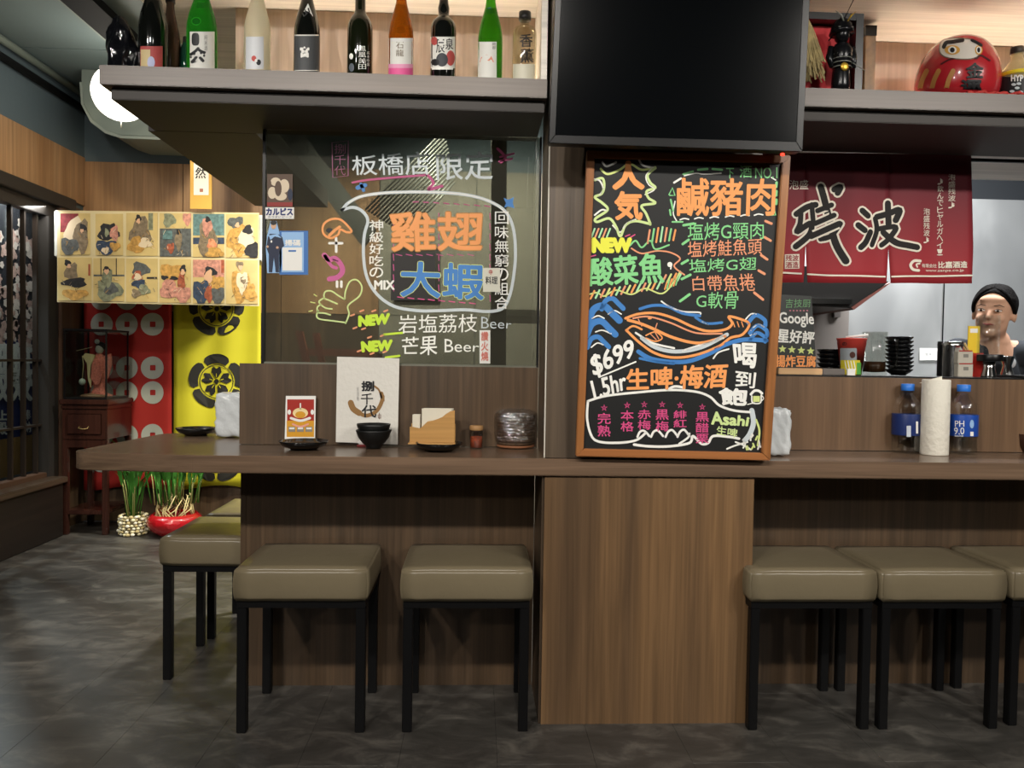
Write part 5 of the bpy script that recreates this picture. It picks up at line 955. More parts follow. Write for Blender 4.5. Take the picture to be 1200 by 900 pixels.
mb = MB(); blob(mb, DS, 1125, 57, 25, 13, mat('face_edge', '7c5f50', .4), h=.0008, e=.7, rings=7, n=40, rot=.05); blob(mb, DS, 1125, 57, 23.5, 11.6, mat('face_white', 'ddd6cc', .35), h=.0014, e=.7, rings=7, n=40, rot=.05); mb.build('face', dm, flat=1)
GD = mat('daruma_gold', 'd6a24a', .4); mb = MB()
for ex, s in ((1116, 1), (1147, -1)):
    blob(mb, DS, ex, 58.5, 9 if s > 0 else 4.5, 5.5, GD, h=.0022); blob(mb, DS, ex, 58.5, 5 if s > 0 else 3, 4.2, WHITE, h=.0026)
    blob(mb, DS, ex, 58.5, 2.8 if s > 0 else 1.8, 3, K_BK, h=.003)
mb.build('eyes', dm, flat=1, kind='stuff')
mb = MB(); stroke(mb, DS, [(1106, 55), (1109, 50), (1116, 49), (1128, 47)], 4.6, K_BK, h=.0024); stroke(mb, DS, [(1139, 47), (1145, 50), (1150, 53)], 3.6, K_BK, h=.0024); mb.build('eyebrows', dm, flat=1, kind='stuff')
mb = MB(); stroke(mb, DS, [(1103, 75), (1112, 70), (1124, 67), (1133, 64.5), (1140, 66), (1144, 68.5), (1150, 65), (1160, 71)], 2, mat('daruma_line', '4a1418', .4), h=.001)
for x in (1082, 1096, 1113): stroke(mb, DS, [(x+4, 83), (x-1, 93), (x-4, 104)], 5.5, mat('daruma_stripe', 'b98246', .4), h=.0008)
mb.build('gold_stripes', dm, flat=1, kind='stuff')
mb = MB(); text(mb, DS, '金', (1133, 74, 1152, 91), K_BK, .04, h=.0022); text(mb, DS, '運', (1127, 94, 1150, 107), K_BK, .04, h=.0022); mb.build('lettering', dm, flat=1)
rc = [PZ(x, y, ZS) for x, y in ()]; random.seed(2)
mb = MB(); pts = [(p.x-.045+.16*i/14, 2.158+.006*math.sin(i*1.3), ZS+.006+.003*math.sin(i*2.1)) for i in range(15)]; mb.tube(pts, .0055, mat('red_cord', 'c43a34', .6, bump=.6, bscale=150), 8); o = mb.build('twisted_cord'); o['label'] = 'red twisted cord lying before the large daruma doll'; o['category'] = 'cord'
# yellow necked bottle
p = YP(2.23)(1190, 112); t = thing('spirit_bottle', 'clear bottle with yellow collar and black label at the right end of the shelf', 'bottle', (p.x, 2.23, ZS)); r = 20*2.23/CF
MB().lathe((p.x, 2.23, ZS), [(a*r, b) for a, b in [(0, 0), (.95, 0), (1, .006), (1, .075), (.95, .088), (.75, .105), (.45, .122), (.33, .132), (.32, .15)]], mat('bottle_cream', 'd8cfa4', .08, trans=.7, ior=1.2), 36).build('bottle_body', t)
MB().lathe((p.x, 2.23, ZS), [(.33*r, .15), (.36*r, .151), (.36*r, .168), (.0005, .169)], mat('cork_dark', '4a4038', .5), 20).build('cap', t)
MB().lathe((p.x, 2.23, ZS), [(.99*r, .079), (1.02*r, .080), (.99*r, .09), (.93*r, .0905)], mat('collar_yellow', 'e8d22a', .4), 36).build('collar', t)
c = Cyl(p.x, 2.23, r); mb = MB(); patch(mb, c, 1171, 90, 1207, 114, K_BK, h=.0006); text(mb, c, 'HYP', (1185, 88, 1199, 95), K_WH, .04, h=.0012)
for i, (x, y) in enumerate(((1188, 99), (1192, 103), (1186, 107), (1196, 108), (1194, 98))): blob(mb, c, x, y, 3, 1.6, K_GB, h=.001, rings=2, n=10)
mb.build('label', t, flat=1, kind='stuff'); mb = MB(); text(mb, Cyl(p.x, 2.23, r*.36), '神', (1184, 54, 1192, 62), K_BK, .0, h=.002); mb.build('neck_lettering', t, flat=1)
# black glossy figure at the left end of the left shelf
p = YP(2.22)(145, 78); t = thing('wrapped_figure', 'glossy black wrapped figure at the left end of the bottle shelf', 'figurine', (p.x, 2.22, ZS)); random.seed(8)
def lump(v):
    d = Vector((v.x-p.x, v.y-2.22, 0)); z = v.z-ZS; k = 1+.13*math.sin(3*math.atan2(d.y, d.x)+z*30)+.08*math.sin(7*math.atan2(d.y, d.x)-z*55)+.05*math.sin(z*120); return Vector((p.x+d.x*k-.10*max(0, z-.05), 2.22+d.y*k, v.z))
pr_ = bez([(.0005, 0), (.036, 0), (.040, .02), (.039, .06), (.036, .09), (.030, .12), (.021, .145), (.012, .16), (.0005, .163)], 3)
MB().lathe((p.x, 2.22, ZS), [(max(.0005, q.x), max(0, q.y)) for q in pr_], mat('black_plastic', '0d0e12', .14, coat=.6, bump=.5, bscale=18), 40, True, lump).build('wrapped_body', t)
# ================================================================ LEFT CORNER
YW = YB-.02
def flag(name, label, x0, x1, yt_, yb_, m, wav=.012):
    S_ = Wav((0, 4.78, 1), (0, 1, 0)); t = thing(name, label, 'banner', tuple(S_((x0+x1)/2, yt_))); NX, NY = 20, 24; vs = []; fs = []
    for j in range(NY+1):
        for i in range(NX+1):
            q = Plane((0, 4.78, 1), (0, 1, 0))(x0+(x1-x0)*i/NX, yt_+(yb_-yt_)*j/NY+(2.5*math.sin(i/NX*7+1) if j == NY else 0)); vs.append(Vector((q.x, 4.78+wav*math.sin(i/NX*16+j*.12), q.z)))
    for j in range(NY):
        for i in range(NX): fs.append((j*(NX+1)+i, j*(NX+1)+i+1, (j+1)*(NX+1)+i+1, (j+1)*(NX+1)+i))
    mb = MB(); mb.add(vs, fs, m, True); o = mb.build('cloth', t); md = o.modifiers.new('thickness', 'SOLIDIFY'); md.thickness = .001
    return t
class FS(Plane):
    def __init__(s, x0, x1, wav): Plane.__init__(s, (0, 4.78, 1), (0, 1, 0)); s.x0 = x0; s.x1 = x1; s.w = wav
    def __call__(s, x, y, h=0): q = Plane.__call__(s, x, y); return Vector((q.x, 4.78+s.w*math.sin((x-s.x0)/(s.x1-s.x0)*16+(y-300)/11*.12)-h-.003, q.z))
FRED = mat('flag_red', 'b02a24', .75); FYEL = mat('flag_yellow', 'c4bc26', .75); SIL = mat('flag_silver', 'b9bdb4', .55)
fr_ = flag('red_banner', 'red banner with rows of silver coin emblems on the back wall', 98, 201.5, 300, 572, FRED, .006); S_ = FS(98, 201.5, .006)
for cy_ in (350, 380, 431, 460, 510, 540, 569):
    for cx_ in (119.5, 149, 179):
        if cy_ == 569: continue
        mb = MB(); n = 28; sq = 3.2; o_ = [S_(cx_+13.3*math.cos(a), cy_+13.3*math.sin(a), .002) for a in [2*math.pi*k/n for k in range(n)]]
        def sqp(a): c_, s_ = math.cos(a), math.sin(a); k_ = sq/max(abs(c_), abs(s_)); return (cx_+c_*k_, cy_+s_*k_)
        i_ = [S_(*sqp(2*math.pi*k/n), .002) for k in range(n)]; mb.add(o_+i_, [(k, (k+1) % n, n+(k+1) % n, n+k) for k in range(n)], SIL); mb.build('coin_emblem', fr_, flat=1)
fy_ = flag('yellow_banner', 'yellow banner with round black flower crests on the back wall', 203, 306, 300, 571, FYEL, .008); S_ = FS(203, 306, .008)
CK = mat('crest_black', '23221c', .7)
for cy_ in (362, 447, 533):
    mb = MB(); cx_ = 254
    for k in range(5):
        a0 = -math.pi/2+k*2*math.pi/5; pts = []
        for j in range(13): t = -1+2*j/12; a = a0+t*.585; rr2 = 32.5-3.2*abs(t)**3-(2 if abs(t) == 1 else 0); pts.append((cx_+rr2*math.cos(a), cy_+rr2*math.sin(a)))
        for j in range(13): t = 1-2*j/12; a = a0+t*.54; pts.append((cx_+21.5*math.cos(a), cy_+21.5*math.sin(a)))
        poly(mb, S_, pts, CK, h=.002); pts = []
        for j in range(15): t = -1+2*j/14; a = a0+t*.53; rr2 = 16.5-1.6*math.cos(t*7)-2.5*abs(t)**4; pts.append((cx_+rr2*math.cos(a), cy_+rr2*math.sin(a)))
        pts += [(cx_+5*math.cos(a0+.3), cy_+5*math.sin(a0+.3)), (cx_+5*math.cos(a0-.3), cy_+5*math.sin(a0-.3))]; poly(mb, S_, pts, CK, h=.002)
        stroke(mb, S_, [(cx_+5.5*math.cos(a0), cy_+5.5*math.sin(a0)), (cx_+9*math.cos(a0), cy_+9*math.sin(a0))], .9, FYEL, h=.004)
    blob(mb, S_, cx_, cy_, 3, 3, CK, h=.002, rings=2, n=16); stroke(mb, S_, [(cx_+19.6*math.cos(a), cy_+19.6*math.sin(a)) for a in [2*math.pi*k/30 for k in range(30)]], .9, CK, h=.002, closed=True, n=1)
    mb.build('flower_crest', fy_, flat=1)
# air curtain box + print banner
a, b = YP(4.36)(63, 246), YP(4.36)(308, 306); ac = thing('wall_box', 'white box unit behind the sheet of woodblock style prints', 'box', (a.x, 4.36, b.z)); MB().box((a.x, 4.36, b.z), (b.x, 4.56, a.z), mat('box_white', 'cfd4d2', .4)).build('housing', ac, bevel=.006)
MB().box((a.x+.2, 4.561, b.z+.05), (b.x-.2, 4.83, b.z+.12), GREYW).build('wall_bracket', ac)
S = YP(4.33); pb_ = thing('print_banner', 'wide cream banner of twelve old style picture prints', 'banner', tuple(S(186, 250)))
GND = mat('print_ground', 'c6b078', .7, noise=.12, nscale=9); xs = [67, 108.5, 147, 186, 225, 264, 303.5]
def by(x, t): return 246.5+(x-67)*.012+t*(107.5+(x-67)*.008)
mb = MB(); mb.prism([S(xs[0], by(67, 0)), S(xs[-1], by(303, 0)), S(xs[-1], by(303, 1)), S(xs[0], by(67, 1))], (0, .006, 0), mat('banner_edge', 'cfc29c', .7)); mb.build('backing', pb_)
PC = {k: mat('print_'+k, v, .75, noise=.35, nscale=60) for k, v in dict(wine='7c2c34', ink='27272c', robe='7d6f5c', sage='7f846e', rose='c0887a', teal='5c7c80', navy='34435c', gold='b98f4c', brick='a0563e', cream='e6d8ac', slate='565a5c', salm='d88a68', skin='ecdcb4').items()}
# loose, invented figures: head, hair and flowing robe blobs over a patterned ground
DES = [[('p', 'wine', 0, 0, .6, .45), ('b', 'cream', .45, .5, .3, .4), ('b', 'robe', .7, .55, .25, .4), ('b', 'slate', .3, .8, .3, .22), ('b', 'ink', .75, .35, .12, .1), ('b', 'skin', .72, .42, .06, .05)],
       [('b', 'ink', .45, .45, .38, .2), ('b', 'ink', .6, .35, .14, .12), ('b', 'rose', .68, .47, .15, .19), ('b', 'sage', .4, .45, .08, .1), ('b', 'navy', .4, .8, .4, .18), ('b', 'gold', .7, .78, .2, .1), ('b', 'cream', .35, .88, .14, .08)],
       [('p', 'sage', .7, 0, .85, .4), ('b', 'robe', .45, .45, .33, .35), ('b', 'gold', .3, .75, .25, .2), ('b', 'cream', .6, .7, .2, .12), ('b', 'ink', .38, .12, .09, .08), ('b', 'skin', .38, .19, .06, .06)],
       [('p', 'slate', 0, .35, 1, 1), ('b', 'sage', .3, .15, .2, .17), ('b', 'rose', .88, .12, .15, .15), ('b', 'ink', .6, .45, .07, .09), ('b', 'robe', .6, .65, .12, .2), ('b', 'brick', .35, .8, .12, .12), ('p', 'teal', .1, .4, .4, .6)],
       [('p', 'teal', 0, 0, 1, .5), ('p', 'navy', 0, .55, 1, .7), ('b', 'robe', .45, .6, .3, .4), ('b', 'salm', .6, .7, .15, .12), ('b', 'rose', .45, .3, .16, .2), ('b', 'ink', .47, .13, .08, .07), ('b', 'gold', .7, .9, .3, .12)],
       [('b', 'slate', .3, .2, .25, .15), ('b', 'gold', .35, .6, .33, .35), ('b', 'cream', .65, .55, .25, .25), ('b', 'ink', .68, .36, .15, .11), ('b', 'ink', .82, .85, .22, .2), ('b', 'skin', .35, .25, .07, .06)],
       [('b', 'robe', .4, .35, .2, .22), ('b', 'ink', .5, .58, .37, .11), ('b', 'gold', .5, .85, .4, .12), ('b', 'ink', .28, .12, .1, .07), ('p', 'brick', .9, .15, .96, .42), ('b', 'skin', .32, .2, .06, .05)],
       [('p', 'slate', .0, .38, 1, .42), ('p', 'ink', .22, 0, .25, .4), ('p', 'ink', .72, 0, .75, .4), ('b', 'sage', .5, .75, .42, .25), ('b', 'slate', .55, .7, .22, .15), ('b', 'sage', .45, .45, .17, .2), ('b', 'ink', .42, .25, .11, .06), ('b', 'skin', .42, .31, .08, .06)],
       [('b', 'slate', .45, .25, .28, .17), ('b', 'brick', .35, .4, .16, .12), ('b', 'cream', .36, .42, .12, .08), ('b', 'navy', .4, .58, .22, .1), ('b', 'sage', .55, .72, .2, .12), ('p', 'ink', .65, .42, .98, .46), ('b', 'robe', .3, .8, .15, .1)],
       [('b', 'gold', .4, .3, .4, .2), ('b', 'ink', .15, .42, .12, .05), ('b', 'ink', .45, .44, .14, .05), ('b', 'brick', .7, .5, .12, .25), ('b', 'rose', .3, .7, .33, .22), ('b', 'rose', .75, .82, .25, .2), ('b', 'ink', .75, .22, .1, .09), ('b', 'skin', .74, .3, .07, .07)],
       [('p', 'rose', 0, 0, 1, .4), ('p', 'brick', .9, 0, 1, .3), ('b', 'navy', .25, .75, .28, .3), ('b', 'gold', .75, .55, .28, .2), ('b', 'slate', .78, .82, .25, .2), ('b', 'ink', .55, .28, .2, .12), ('b', 'skin', .5, .38, .13, .15), ('b', 'brick', .5, .78, .12, .2)],
       [('b', 'gold', .45, .6, .3, .38), ('b', 'cream', .5, .5, .18, .25), ('b', 'gold', .75, .75, .22, .2), ('b', 'robe', .42, .1, .12, .08), ('b', 'skin', .45, .17, .07, .06), ('b', 'robe', .55, .48, .08, .05)]]
for i in range(12):
    c_, r_ = i % 6, i//6; x0, x1 = xs[c_]+1.2, xs[c_+1]-1.2; ya = by(x0, .02 if r_ == 0 else .515); yb2 = by(x0, .485 if r_ == 0 else .985)
    if r_ == 0 and c_ < 2: x0 += 2.5; x1 -= 1.5; ya += 1.5
    mb = MB(); mb.prism([S(x0, ya, .0005), S(x1, ya, .0005), S(x1, yb2, .0005), S(x0, yb2, .0005)], (0, -.003, 0), GND)
    random.seed(i)
    for k, d in enumerate(DES[i]):
        h = .0042+.0004*k
        X = lambda u: x0+(x1-x0)*u
        Y = lambda v: ya+(yb2-ya)*v
        if d[0] == 'p': patch(mb, S, X(d[2]), Y(d[3]), X(d[4]), Y(d[5]), PC[d[1]], h=h, nx=1, ny=1)
        else:
            n = 16; ph = random.uniform(0, 6); cx_, cy_ = d[2], d[3]
            poly(mb, S, [(min(max(X(cx_+d[4]*(1+.18*math.sin(3*a+ph)+.1*math.sin(5*a))*math.cos(a)), x0), x1), min(max(Y(cy_+d[5]*(1+.18*math.sin(3*a+ph)+.1*math.sin(5*a))*math.sin(a)), ya), yb2)) for a in [2*math.pi*j/n for j in range(n)]], PC[d[1]], h=h)
    for k in range(16):
        u, v = random.uniform(.1, .9), random.uniform(.3, .95); stroke(mb, S, [(X(u), Y(v)), (min(X(u)+random.uniform(-4, 4), x1), min(Y(v)+random.uniform(0, 5), yb2))], .5, PC[random.choice(['ink', 'robe', 'slate', 'cream', 'gold'])], h=.0085, n=2)
    mb.build('print_sheet', pb_, flat=1)
# hanging yellow scroll with paper
S = YP(4.30); t = thing('hanging_scroll', 'narrow yellow hanging strip with white paper and calligraphy', 'scroll', tuple(S(236, 248))); a, b = S(223, 170), S(248, 245); MB().box((a.x, 4.30, b.z), (b.x, 4.306, 2.60), mat('strip_yellow', 'd8a94e', .6)).build('strip', t)
mb = MB(); patch(mb, S, 227, 172, 244.5, 228.5, WHITE, h=.001, nx=1, ny=1); text(mb, S, '猿', (229, 180, 242, 193), K_BK, .02, h=.002); text(mb, S, '然', (229, 196, 241, 209), K_BK, .02, h=.002); patch(mb, S, 234, 221, 238, 225, mat('seal_red', 'a86a5a', .6), h=.002, nx=1, ny=1); mb.build('paper', t, flat=1)
# cabinet with glass case
RW = wood('rosewood', '2c1814', '3c221a', 2, .7, .25, 7, coat=.3); xa, xb, ya, yb2 = -2.335, -2.085, 4.43, 4.74; cbt = thing('pedestal_cabinet', 'dark rosewood pedestal cabinet standing in the left corner', 'cabinet', (-2.21, 4.58, 0))
zt = .70+.02; zz = lambda y: 1.015-(y-417)*4.43/CF
zc = zz(467); zd = zz(513); MB().box((xa-.012, ya-.012, zc-.03), (xb+.012, yb2, zc), RW).build('top', cbt, bevel=.005); MB().box((xa-.004, ya-.004, zc-.055), (xb+.004, yb2, zc-.0305), RW).build('moulding', cbt, bevel=.004)
MB().box((xa, ya, zd), (xb, yb2, zc-.056), RW).build('body', cbt, bevel=.003); dw = MB().box((xa+.03, ya-.006, zd+.03), (xb-.03, ya-.0002, zc-.08), RW).build('drawer', cbt, bevel=.003)
MB().tube([(-2.235, ya-.008, zd+.075), (-2.235, ya-.018, zd+.065), (-2.21, ya-.02, zd+.06), (-2.185, ya-.018, zd+.065), (-2.185, ya-.008, zd+.075)], .003, mat('brass_dark', '8a7448', .4, .8), 6).build('handle', dw)
for i in range(5): MB().ell((xa+.045+i*.04, ya+.01, zd-.022), (.018, .006, .014), RW, 12, 6).build('carving', cbt)
MB().box((xa+.02, ya+.004, zd-.045), (xb-.02, ya+.012, zd-.001), RW).build('apron', cbt)
for lx in (xa, xb-.03):
    for ly in (ya, yb2-.03): MB().box((lx, ly, 0), (lx+.03, ly+.03, zd-.0005), RW).build('leg', cbt, bevel=.003)
MB().box((xa+.004, ya+.004, .115), (xb-.004, yb2-.004, .14), RW).build('lower_shelf', cbt, bevel=.004)
gc = thing('display_case', 'glass display case with thin black frame on the rosewood cabinet', 'display case', (-2.21, 4.56, zc)); ztop = zz(386); CG = thin_glass('case_glass', 'e4e8e6', .07)
x0, x1, y0, y1 = xa+.006, xb-.006, ya+.006, yb2-.03; TH = .008
for a, b in ((x0, y0), (x1-TH, y0), (x0, y1-TH), (x1-TH, y1-TH)): MB().box((a, b, zc+.012), (a+TH, b+TH, ztop-.01), BLACK).build('corner_post', gc)
MB().box((x0, y0, zc+.0005), (x1, y1, zc+.0115), BLACK).build('base', gc); MB().box((x0-.003, y0-.003, ztop-.0095), (x1+.003, y1, ztop), BLACK).build('top_frame', gc)
for q in (((x0+TH, y0+.002, zc+.012), (x1-TH, y0+.005, ztop-.01)), ((x1-.005, y0+TH, zc+.012), (x1-.002, y1-TH, ztop-.01)), ((x0+.002, y0+TH, zc+.012), (x0+.005, y1-TH, ztop-.01))): MB().box(*q, CG).build('glass', gc)
# doll in the case
dx, dy, dz = -2.195, 4.57, zc+.0125; dl = thing('kimono_doll', 'kimono doll with a spread sleeve inside the glass case', 'doll', (dx, dy, dz)); KI = mat('kimono_coral', 'd87c6e', .7, noise=.35, nscale=110); KC = mat('kimono_cream', 'd9c79a', .7); SKD = mat('doll_white', 'e8e2d6', .4)
MB().lathe((dx, dy, dz), [(.0005, 0), (.07, 0), (.07, .006), (.045, .02), (.03, .05), (.036, .10), (.044, .16), (.038, .20), (.026, .235), (.012, .25), (.0005, .252)], KI, 24).build('robe', dl)
MB().lathe((dx-.015, dy-.01, dz), [(.0005, 0), (.085, 0), (.075, .01), (.02, .022), (.0005, .024)], mat('robe_train', '8c6a52', .7), 24).build('train', dl)
def slv(pts, m): mb = MB(); mb.prism([(dx+a, dy-.045, dz+b) for a, b in pts], (0, .012, 0), m); mb.build('sleeve', dl, bevel=.002)
slv([(-.005, .225), (.02, .19), (.035, .12), (.02, .07), (-.0, .065), (-.035, .11), (-.03, .18)], KI); slv([(-.005, .24), (-.06, .25), (-.075, .23), (-.05, .19), (-.045, .10), (-.03, .05), (-.02, .18)], KC); slv([(.045, .235), (.085, .25), (.09, .19), (.07, .11), (.05, .09), (.045, .17)], KI)
MB().ell((dx+.005, dy-.01, dz+.275), (.022, .022, .028), SKD).build('head', dl); MB().ell((dx+.007, dy+.0, dz+.29), (.027, .026, .027), mat('doll_hair', '1c1714', .5)).build('hair', dl); MB().ell((dx-.004, dy-.02, dz+.318), (.014, .01, .014), WHITE).build('hair_ornament', dl)
MB().tube([(dx-.11, dy-.04, dz+.262), (dx-.02, dy-.045, dz+.285)], .002, KC, 5).build('stick', dl); MB().ell((dx-.075, dy-.045, dz+.085), (.018, .018, .02), mat('ball_pale', 'b9c6bc', .4)).build('ball', dl); MB().tube([(dx-.075, dy-.045, dz+.105), (dx-.068, dy-.045, dz+.18), (dx-.075, dy-.045, dz+.235)], .002, KC, 5).build('cord', dl)
# potted sprouting plants
LF = mat('leaf_green', '42802e', .45, noise=.3, nscale=12); STM = mat('stem_pale', 'a8a868', .6); RT = mat('root_cream', 'd6c690', .7)
def sprouts(name, label, x, y, zb, n, rad, hmin, hmax, seed, spread, pot):
    random.seed(seed); t = thing(name, label, 'plant', (x, y, 0)); pot(t); lf = 0
    for i in range(n):
        a = random.uniform(0, 6.28); r = rad*math.sqrt(random.random()); bx_, by_ = x+r*math.cos(a), y+r*math.sin(a)*.8; h = random.uniform(hmin, hmax); ln = random.uniform(.1, 1)*spread; ca, sa = math.cos(a), math.sin(a)*.6
        mid = (bx_+ca*ln*.25, by_+sa*ln*.25, zb+h*.55); MB().tube([(bx_, by_, zb), mid, (bx_+ca*ln*.4, by_+sa*ln*.4, zb+h*.75)], [.0035, .003, .002], STM if i % 3 == 0 else LF, 5).build('stem', t)
        for k in range(4):
            a2 = a+random.uniform(-.9, .9); L_ = random.uniform(.10, .2); w_ = random.uniform(.007, .013); s0 = Vector((bx_+ca*ln*.3, by_+sa*ln*.3, zb+h*(.55+.15*k))); vs = []; fs = []
            for j in range(7):
                u = j/6; c_ = s0+Vector((math.cos(a2)*L_*.55*u**1.4*spread*4, math.sin(a2)*L_*.4*u**1.4*spread*4, L_*(u-.55*u*u*(1.3 if spread > .2 else .7)))); wd = w_*math.sin(math.pi*min(1, u*.93+.07))**.7; sd = Vector((-math.sin(a2), math.cos(a2), 0)) if abs(math.cos(a2)) < .7 else Vector((0, 0, 1)); sd = Vector((-.8*math.sin(a2)+.2, .6*math.cos(a2), .25)).normalized()
                vs += [c_-sd*wd, c_+Vector((0, 0, -.002)), c_+sd*wd]
            for j in range(6): fs += [(3*j, 3*j+1, 3*j+4, 3*j+3), (3*j+1, 3*j+2, 3*j+5, 3*j+4)]
            MB().add(vs, fs, LF, True).build('leaf', t, flat=1)
    return t
def pot1(t):
    random.seed(1)
    PBM = [mat('pebble_%s' % k, c, .6) for k, c in (('pale', 'd8cfa8'), ('tan', 'b9a878'), ('white', 'e8e2cc'))]; shared = {}
    MB().lathe((-1.955, 4.46, 0), [(.0005, 0), (.058, 0), (.062, .1), (.0005, .105)], mat('pot_core', '8a7c58', .8), 20).build('pot', t)
    for k in range(118):
        ring = k//17; a = 2*math.pi*(k % 17)/17+ring*.2+random.uniform(-.1, .1); r = .068+random.uniform(-.004, .004); s = random.uniform(.008, .012)
        MB().ell((-1.955+r*math.cos(a), 4.46+r*math.sin(a), .010+ring*.0165), (s*1.2, s, s*.85), PBM[k % 3], 7, 5).build('pebble', t)
def pot2(t):
    cx_, cy_ = -1.72, 4.46
    MB().lathe((cx_, cy_, 0), [(.0005, .01), (.06, .01), (.065, 0), (.085, 0), (.10, .012), (.135, .04), (.15, .075), (.142, .105), (.118, .125), (.11, .122), (.12, .08), (.0005, .03)], mat('pot_red', 'a8141c', .22, coat=.6, bump=.5, bscale=22), 40).build('pot', t)
    random.seed(6)
    for k in range(34):
        a = random.uniform(0, 6.28); b = a+random.uniform(-1, 1); MB().tube([(cx_+.11*math.cos(a), cy_+.08*math.sin(a), .10), (cx_+.10*math.cos(b), cy_+.07*math.sin(b), .15), (cx_+.09*math.cos(b+.4), cy_+.06*math.sin(b+.4), .21+random.uniform(-.02, .03))], [.003, .004, .003], RT, 5).build('root', t)
sprouts('sprouting_plant', 'leafy plant rising from a small drum of cream pebbles', -1.955, 4.46, .105, 15, .035, .22, .34, 21, .17, pot1)
sprouts('sprouting_plant', 'dense leafy sprouts above pale roots in a shiny red pot', -1.72, 4.46, .18, 52, .13, .17, .26, 22, .11, pot2)
# globe lamp and duct
LMP = mat('globe_glow', 'fff8ec', emit=4.5); S = YP(4.02); p = S(142, 109); t = thing('globe_lamp', 'round glowing white globe lamp beside the left end of the bottle shelf', 'lamp', (p.x, p.y, 2.61)); MB().ell(tuple(p), (.138, .138, .138), LMP, 28, 18).build('globe', t); MB().tube([(p.x, p.y+.1, p.z), (p.x, 4.419, p.z)], .012, BLKM).build('stem', t); MB().tube([(p.x, p.y, p.z-.175), (p.x, p.y, p.z-.137)], .004, mat('finial', 'b8bcb4', .4, .6)).build('finial', t)
l = bpy.data.lights.new('globe_light', 'POINT'); l.energy = 2.5; l.shadow_soft_size = .12; l.color = (1, .96, .88); o = bpy.data.objects.new('globe_light', l); C.objects.link(o); o.location = (p.x-.05, p.y-.25, p.z-.12)
DU = mat('duct_paint', '7d877e', .55); S = YP(4.42); q = [(95, 93), (95, 104), (98, 122), (108, 140), (124, 153), (142, 159), (330, 166), (330, 100)]
t = thing('air_duct', 'pale grey rounded metal air duct under the ceiling by the back wall', 'duct', tuple(S(150, 80))); pts = [S(*a) for a in q]; pts[0].z = 2.609; pts[-1].z = 2.609; pts[-1].x = pts[-2].x; MB().prism(pts, (0, .40, 0), DU).build('duct_body', t, bevel=.004)
MB().prism([S(x, y, .004) for x, y in [(93, 96), (95, 122), (106, 143), (123, 156), (142, 162), (330, 169), (330, 166), (142, 159), (124, 153), (108, 140), (98, 122), (96, 96)]], (0, .002, 0), mat('duct_rim', '8e968c', .5)).build('rim', t)
# ceiling track + conduit
CT = mat('track_black', '121416', .75, spec=.15); tk = thing('ceiling_track', 'black metal cable track under the ceiling at top left', 'track', (-1.72, 3, 2.58)); MB().box((-1.80, 1.9, 2.53), (-1.67, 4.0, 2.545), CT).build('tray', tk); MB().box((-1.81, 1.9, 2.53), (-1.8005, 4.0, 2.57), DU).build('side_rail', tk); MB().box((-1.6695, 1.9, 2.53), (-1.66, 4.0, 2.57), CT).build('side_rail', tk)
for y in (2.2, 2.8, 3.35): MB().box((-1.74, y, 2.5455), (-1.73, y+.02, 2.61), CT).build('hanger', tk)
cd = thing('wall_conduit', 'dark conduit pair running along the top of the left wall', 'conduit', (-2.38, 3.5, 2.5))
for dx_, z_ in ((.03, 2.50), (.045, 2.575)): MB().tube([(XL+dx_, 2.2, z_), (XL+dx_, 4.82, z_)], .02, CT if z_ < 2.55 else DU, 10).build('pipe', cd)
# ================================================================ THE WOMAN IN THE KITCHEN
def limb(mb, pts, rad, m, n=16):
    pts = bez3(pts, 5); rr = []; 
    N = len(pts)
    for i in range(N): t = i/(N-1)*(len(rad)-1); k = min(int(t), len(rad)-2); rr.append(rad[k]+(rad[k+1]-rad[k])*(t-k))
    mb.tube(pts, rr, m, n); mb.ell(tuple(pts[0]), (rr[0],)*3, m, n, 8); mb.ell(tuple(pts[-1]), (rr[-1],)*3, m, n, 8)
def bez3(pts, n):
    P = [Vector(p) for p in pts]; out = []
    for i in range(len(P)-1):
        a, b, c, d = P[max(i-1, 0)], P[i], P[i+1], P[min(i+2, len(P)-1)]
        for k in range(n): t = k/n; out.append(.5*((2*b)+(c-a)*t+(2*a-5*b+4*c-d)*t*t+(3*b-a-3*c+d)*t**3))
    return out+[P[-1]]
def fuse(mb, name, parent, m, vox, label=None, smooth=6):
    o = mb.build(name, parent, label); md = o.modifiers.new('r', 'REMESH'); md.mode = 'VOXEL'; md.voxel_size = vox; md.use_smooth_shade = True; ms = o.modifiers.new('s', 'SMOOTH'); ms.iterations = smooth; ms.factor = .5
    dg = bpy.context.evaluated_depsgraph_get(); me = bpy.data.meshes.new_from_object(o.evaluated_get(dg)); o.modifiers.clear(); o.data = me; me.name = name; me.materials.clear(); me.materials.append(m)
    for f in me.polygons: f.use_smooth = True; f.material_index = 0
    return o
Yp = 3.2; hc = YP(Yp)(1164.5, 367); X0, Z0 = hc.x, hc.z; SK_ = mat('skin', 'd8aa8e', .65, spec=.25); 
S = YP(Yp)
pr_t = thing('person', 'woman in a dark t-shirt with black hair tied back, seated behind the kitchen ledge', 'person', (X0+.05, Yp+.1, 0))
def HP(x, y, z): # head space (x right in picture, y towards back, z up), tilted and turned a little to the left
    v = Matrix.Rotation(R(-46), 3, 'Z') @ (Matrix.Rotation(R(5), 3, 'Y') @ Vector((x, y, z))); return (X0+v.x, Yp+v.y, Z0+v.z)
mb = MB()
fn = lambda q: Vector(HP(q.x, q.y, q.z))
mb.ell((0, .012, .028), (.074, .088, .088), SK_, 28, 18, fn); mb.ell((0, -.012, -.035), (.061, .062, .072), SK_, 24, 16, fn); mb.ell((0, -.045, -.085), (.028, .026, .022), SK_, 16, 10, fn)
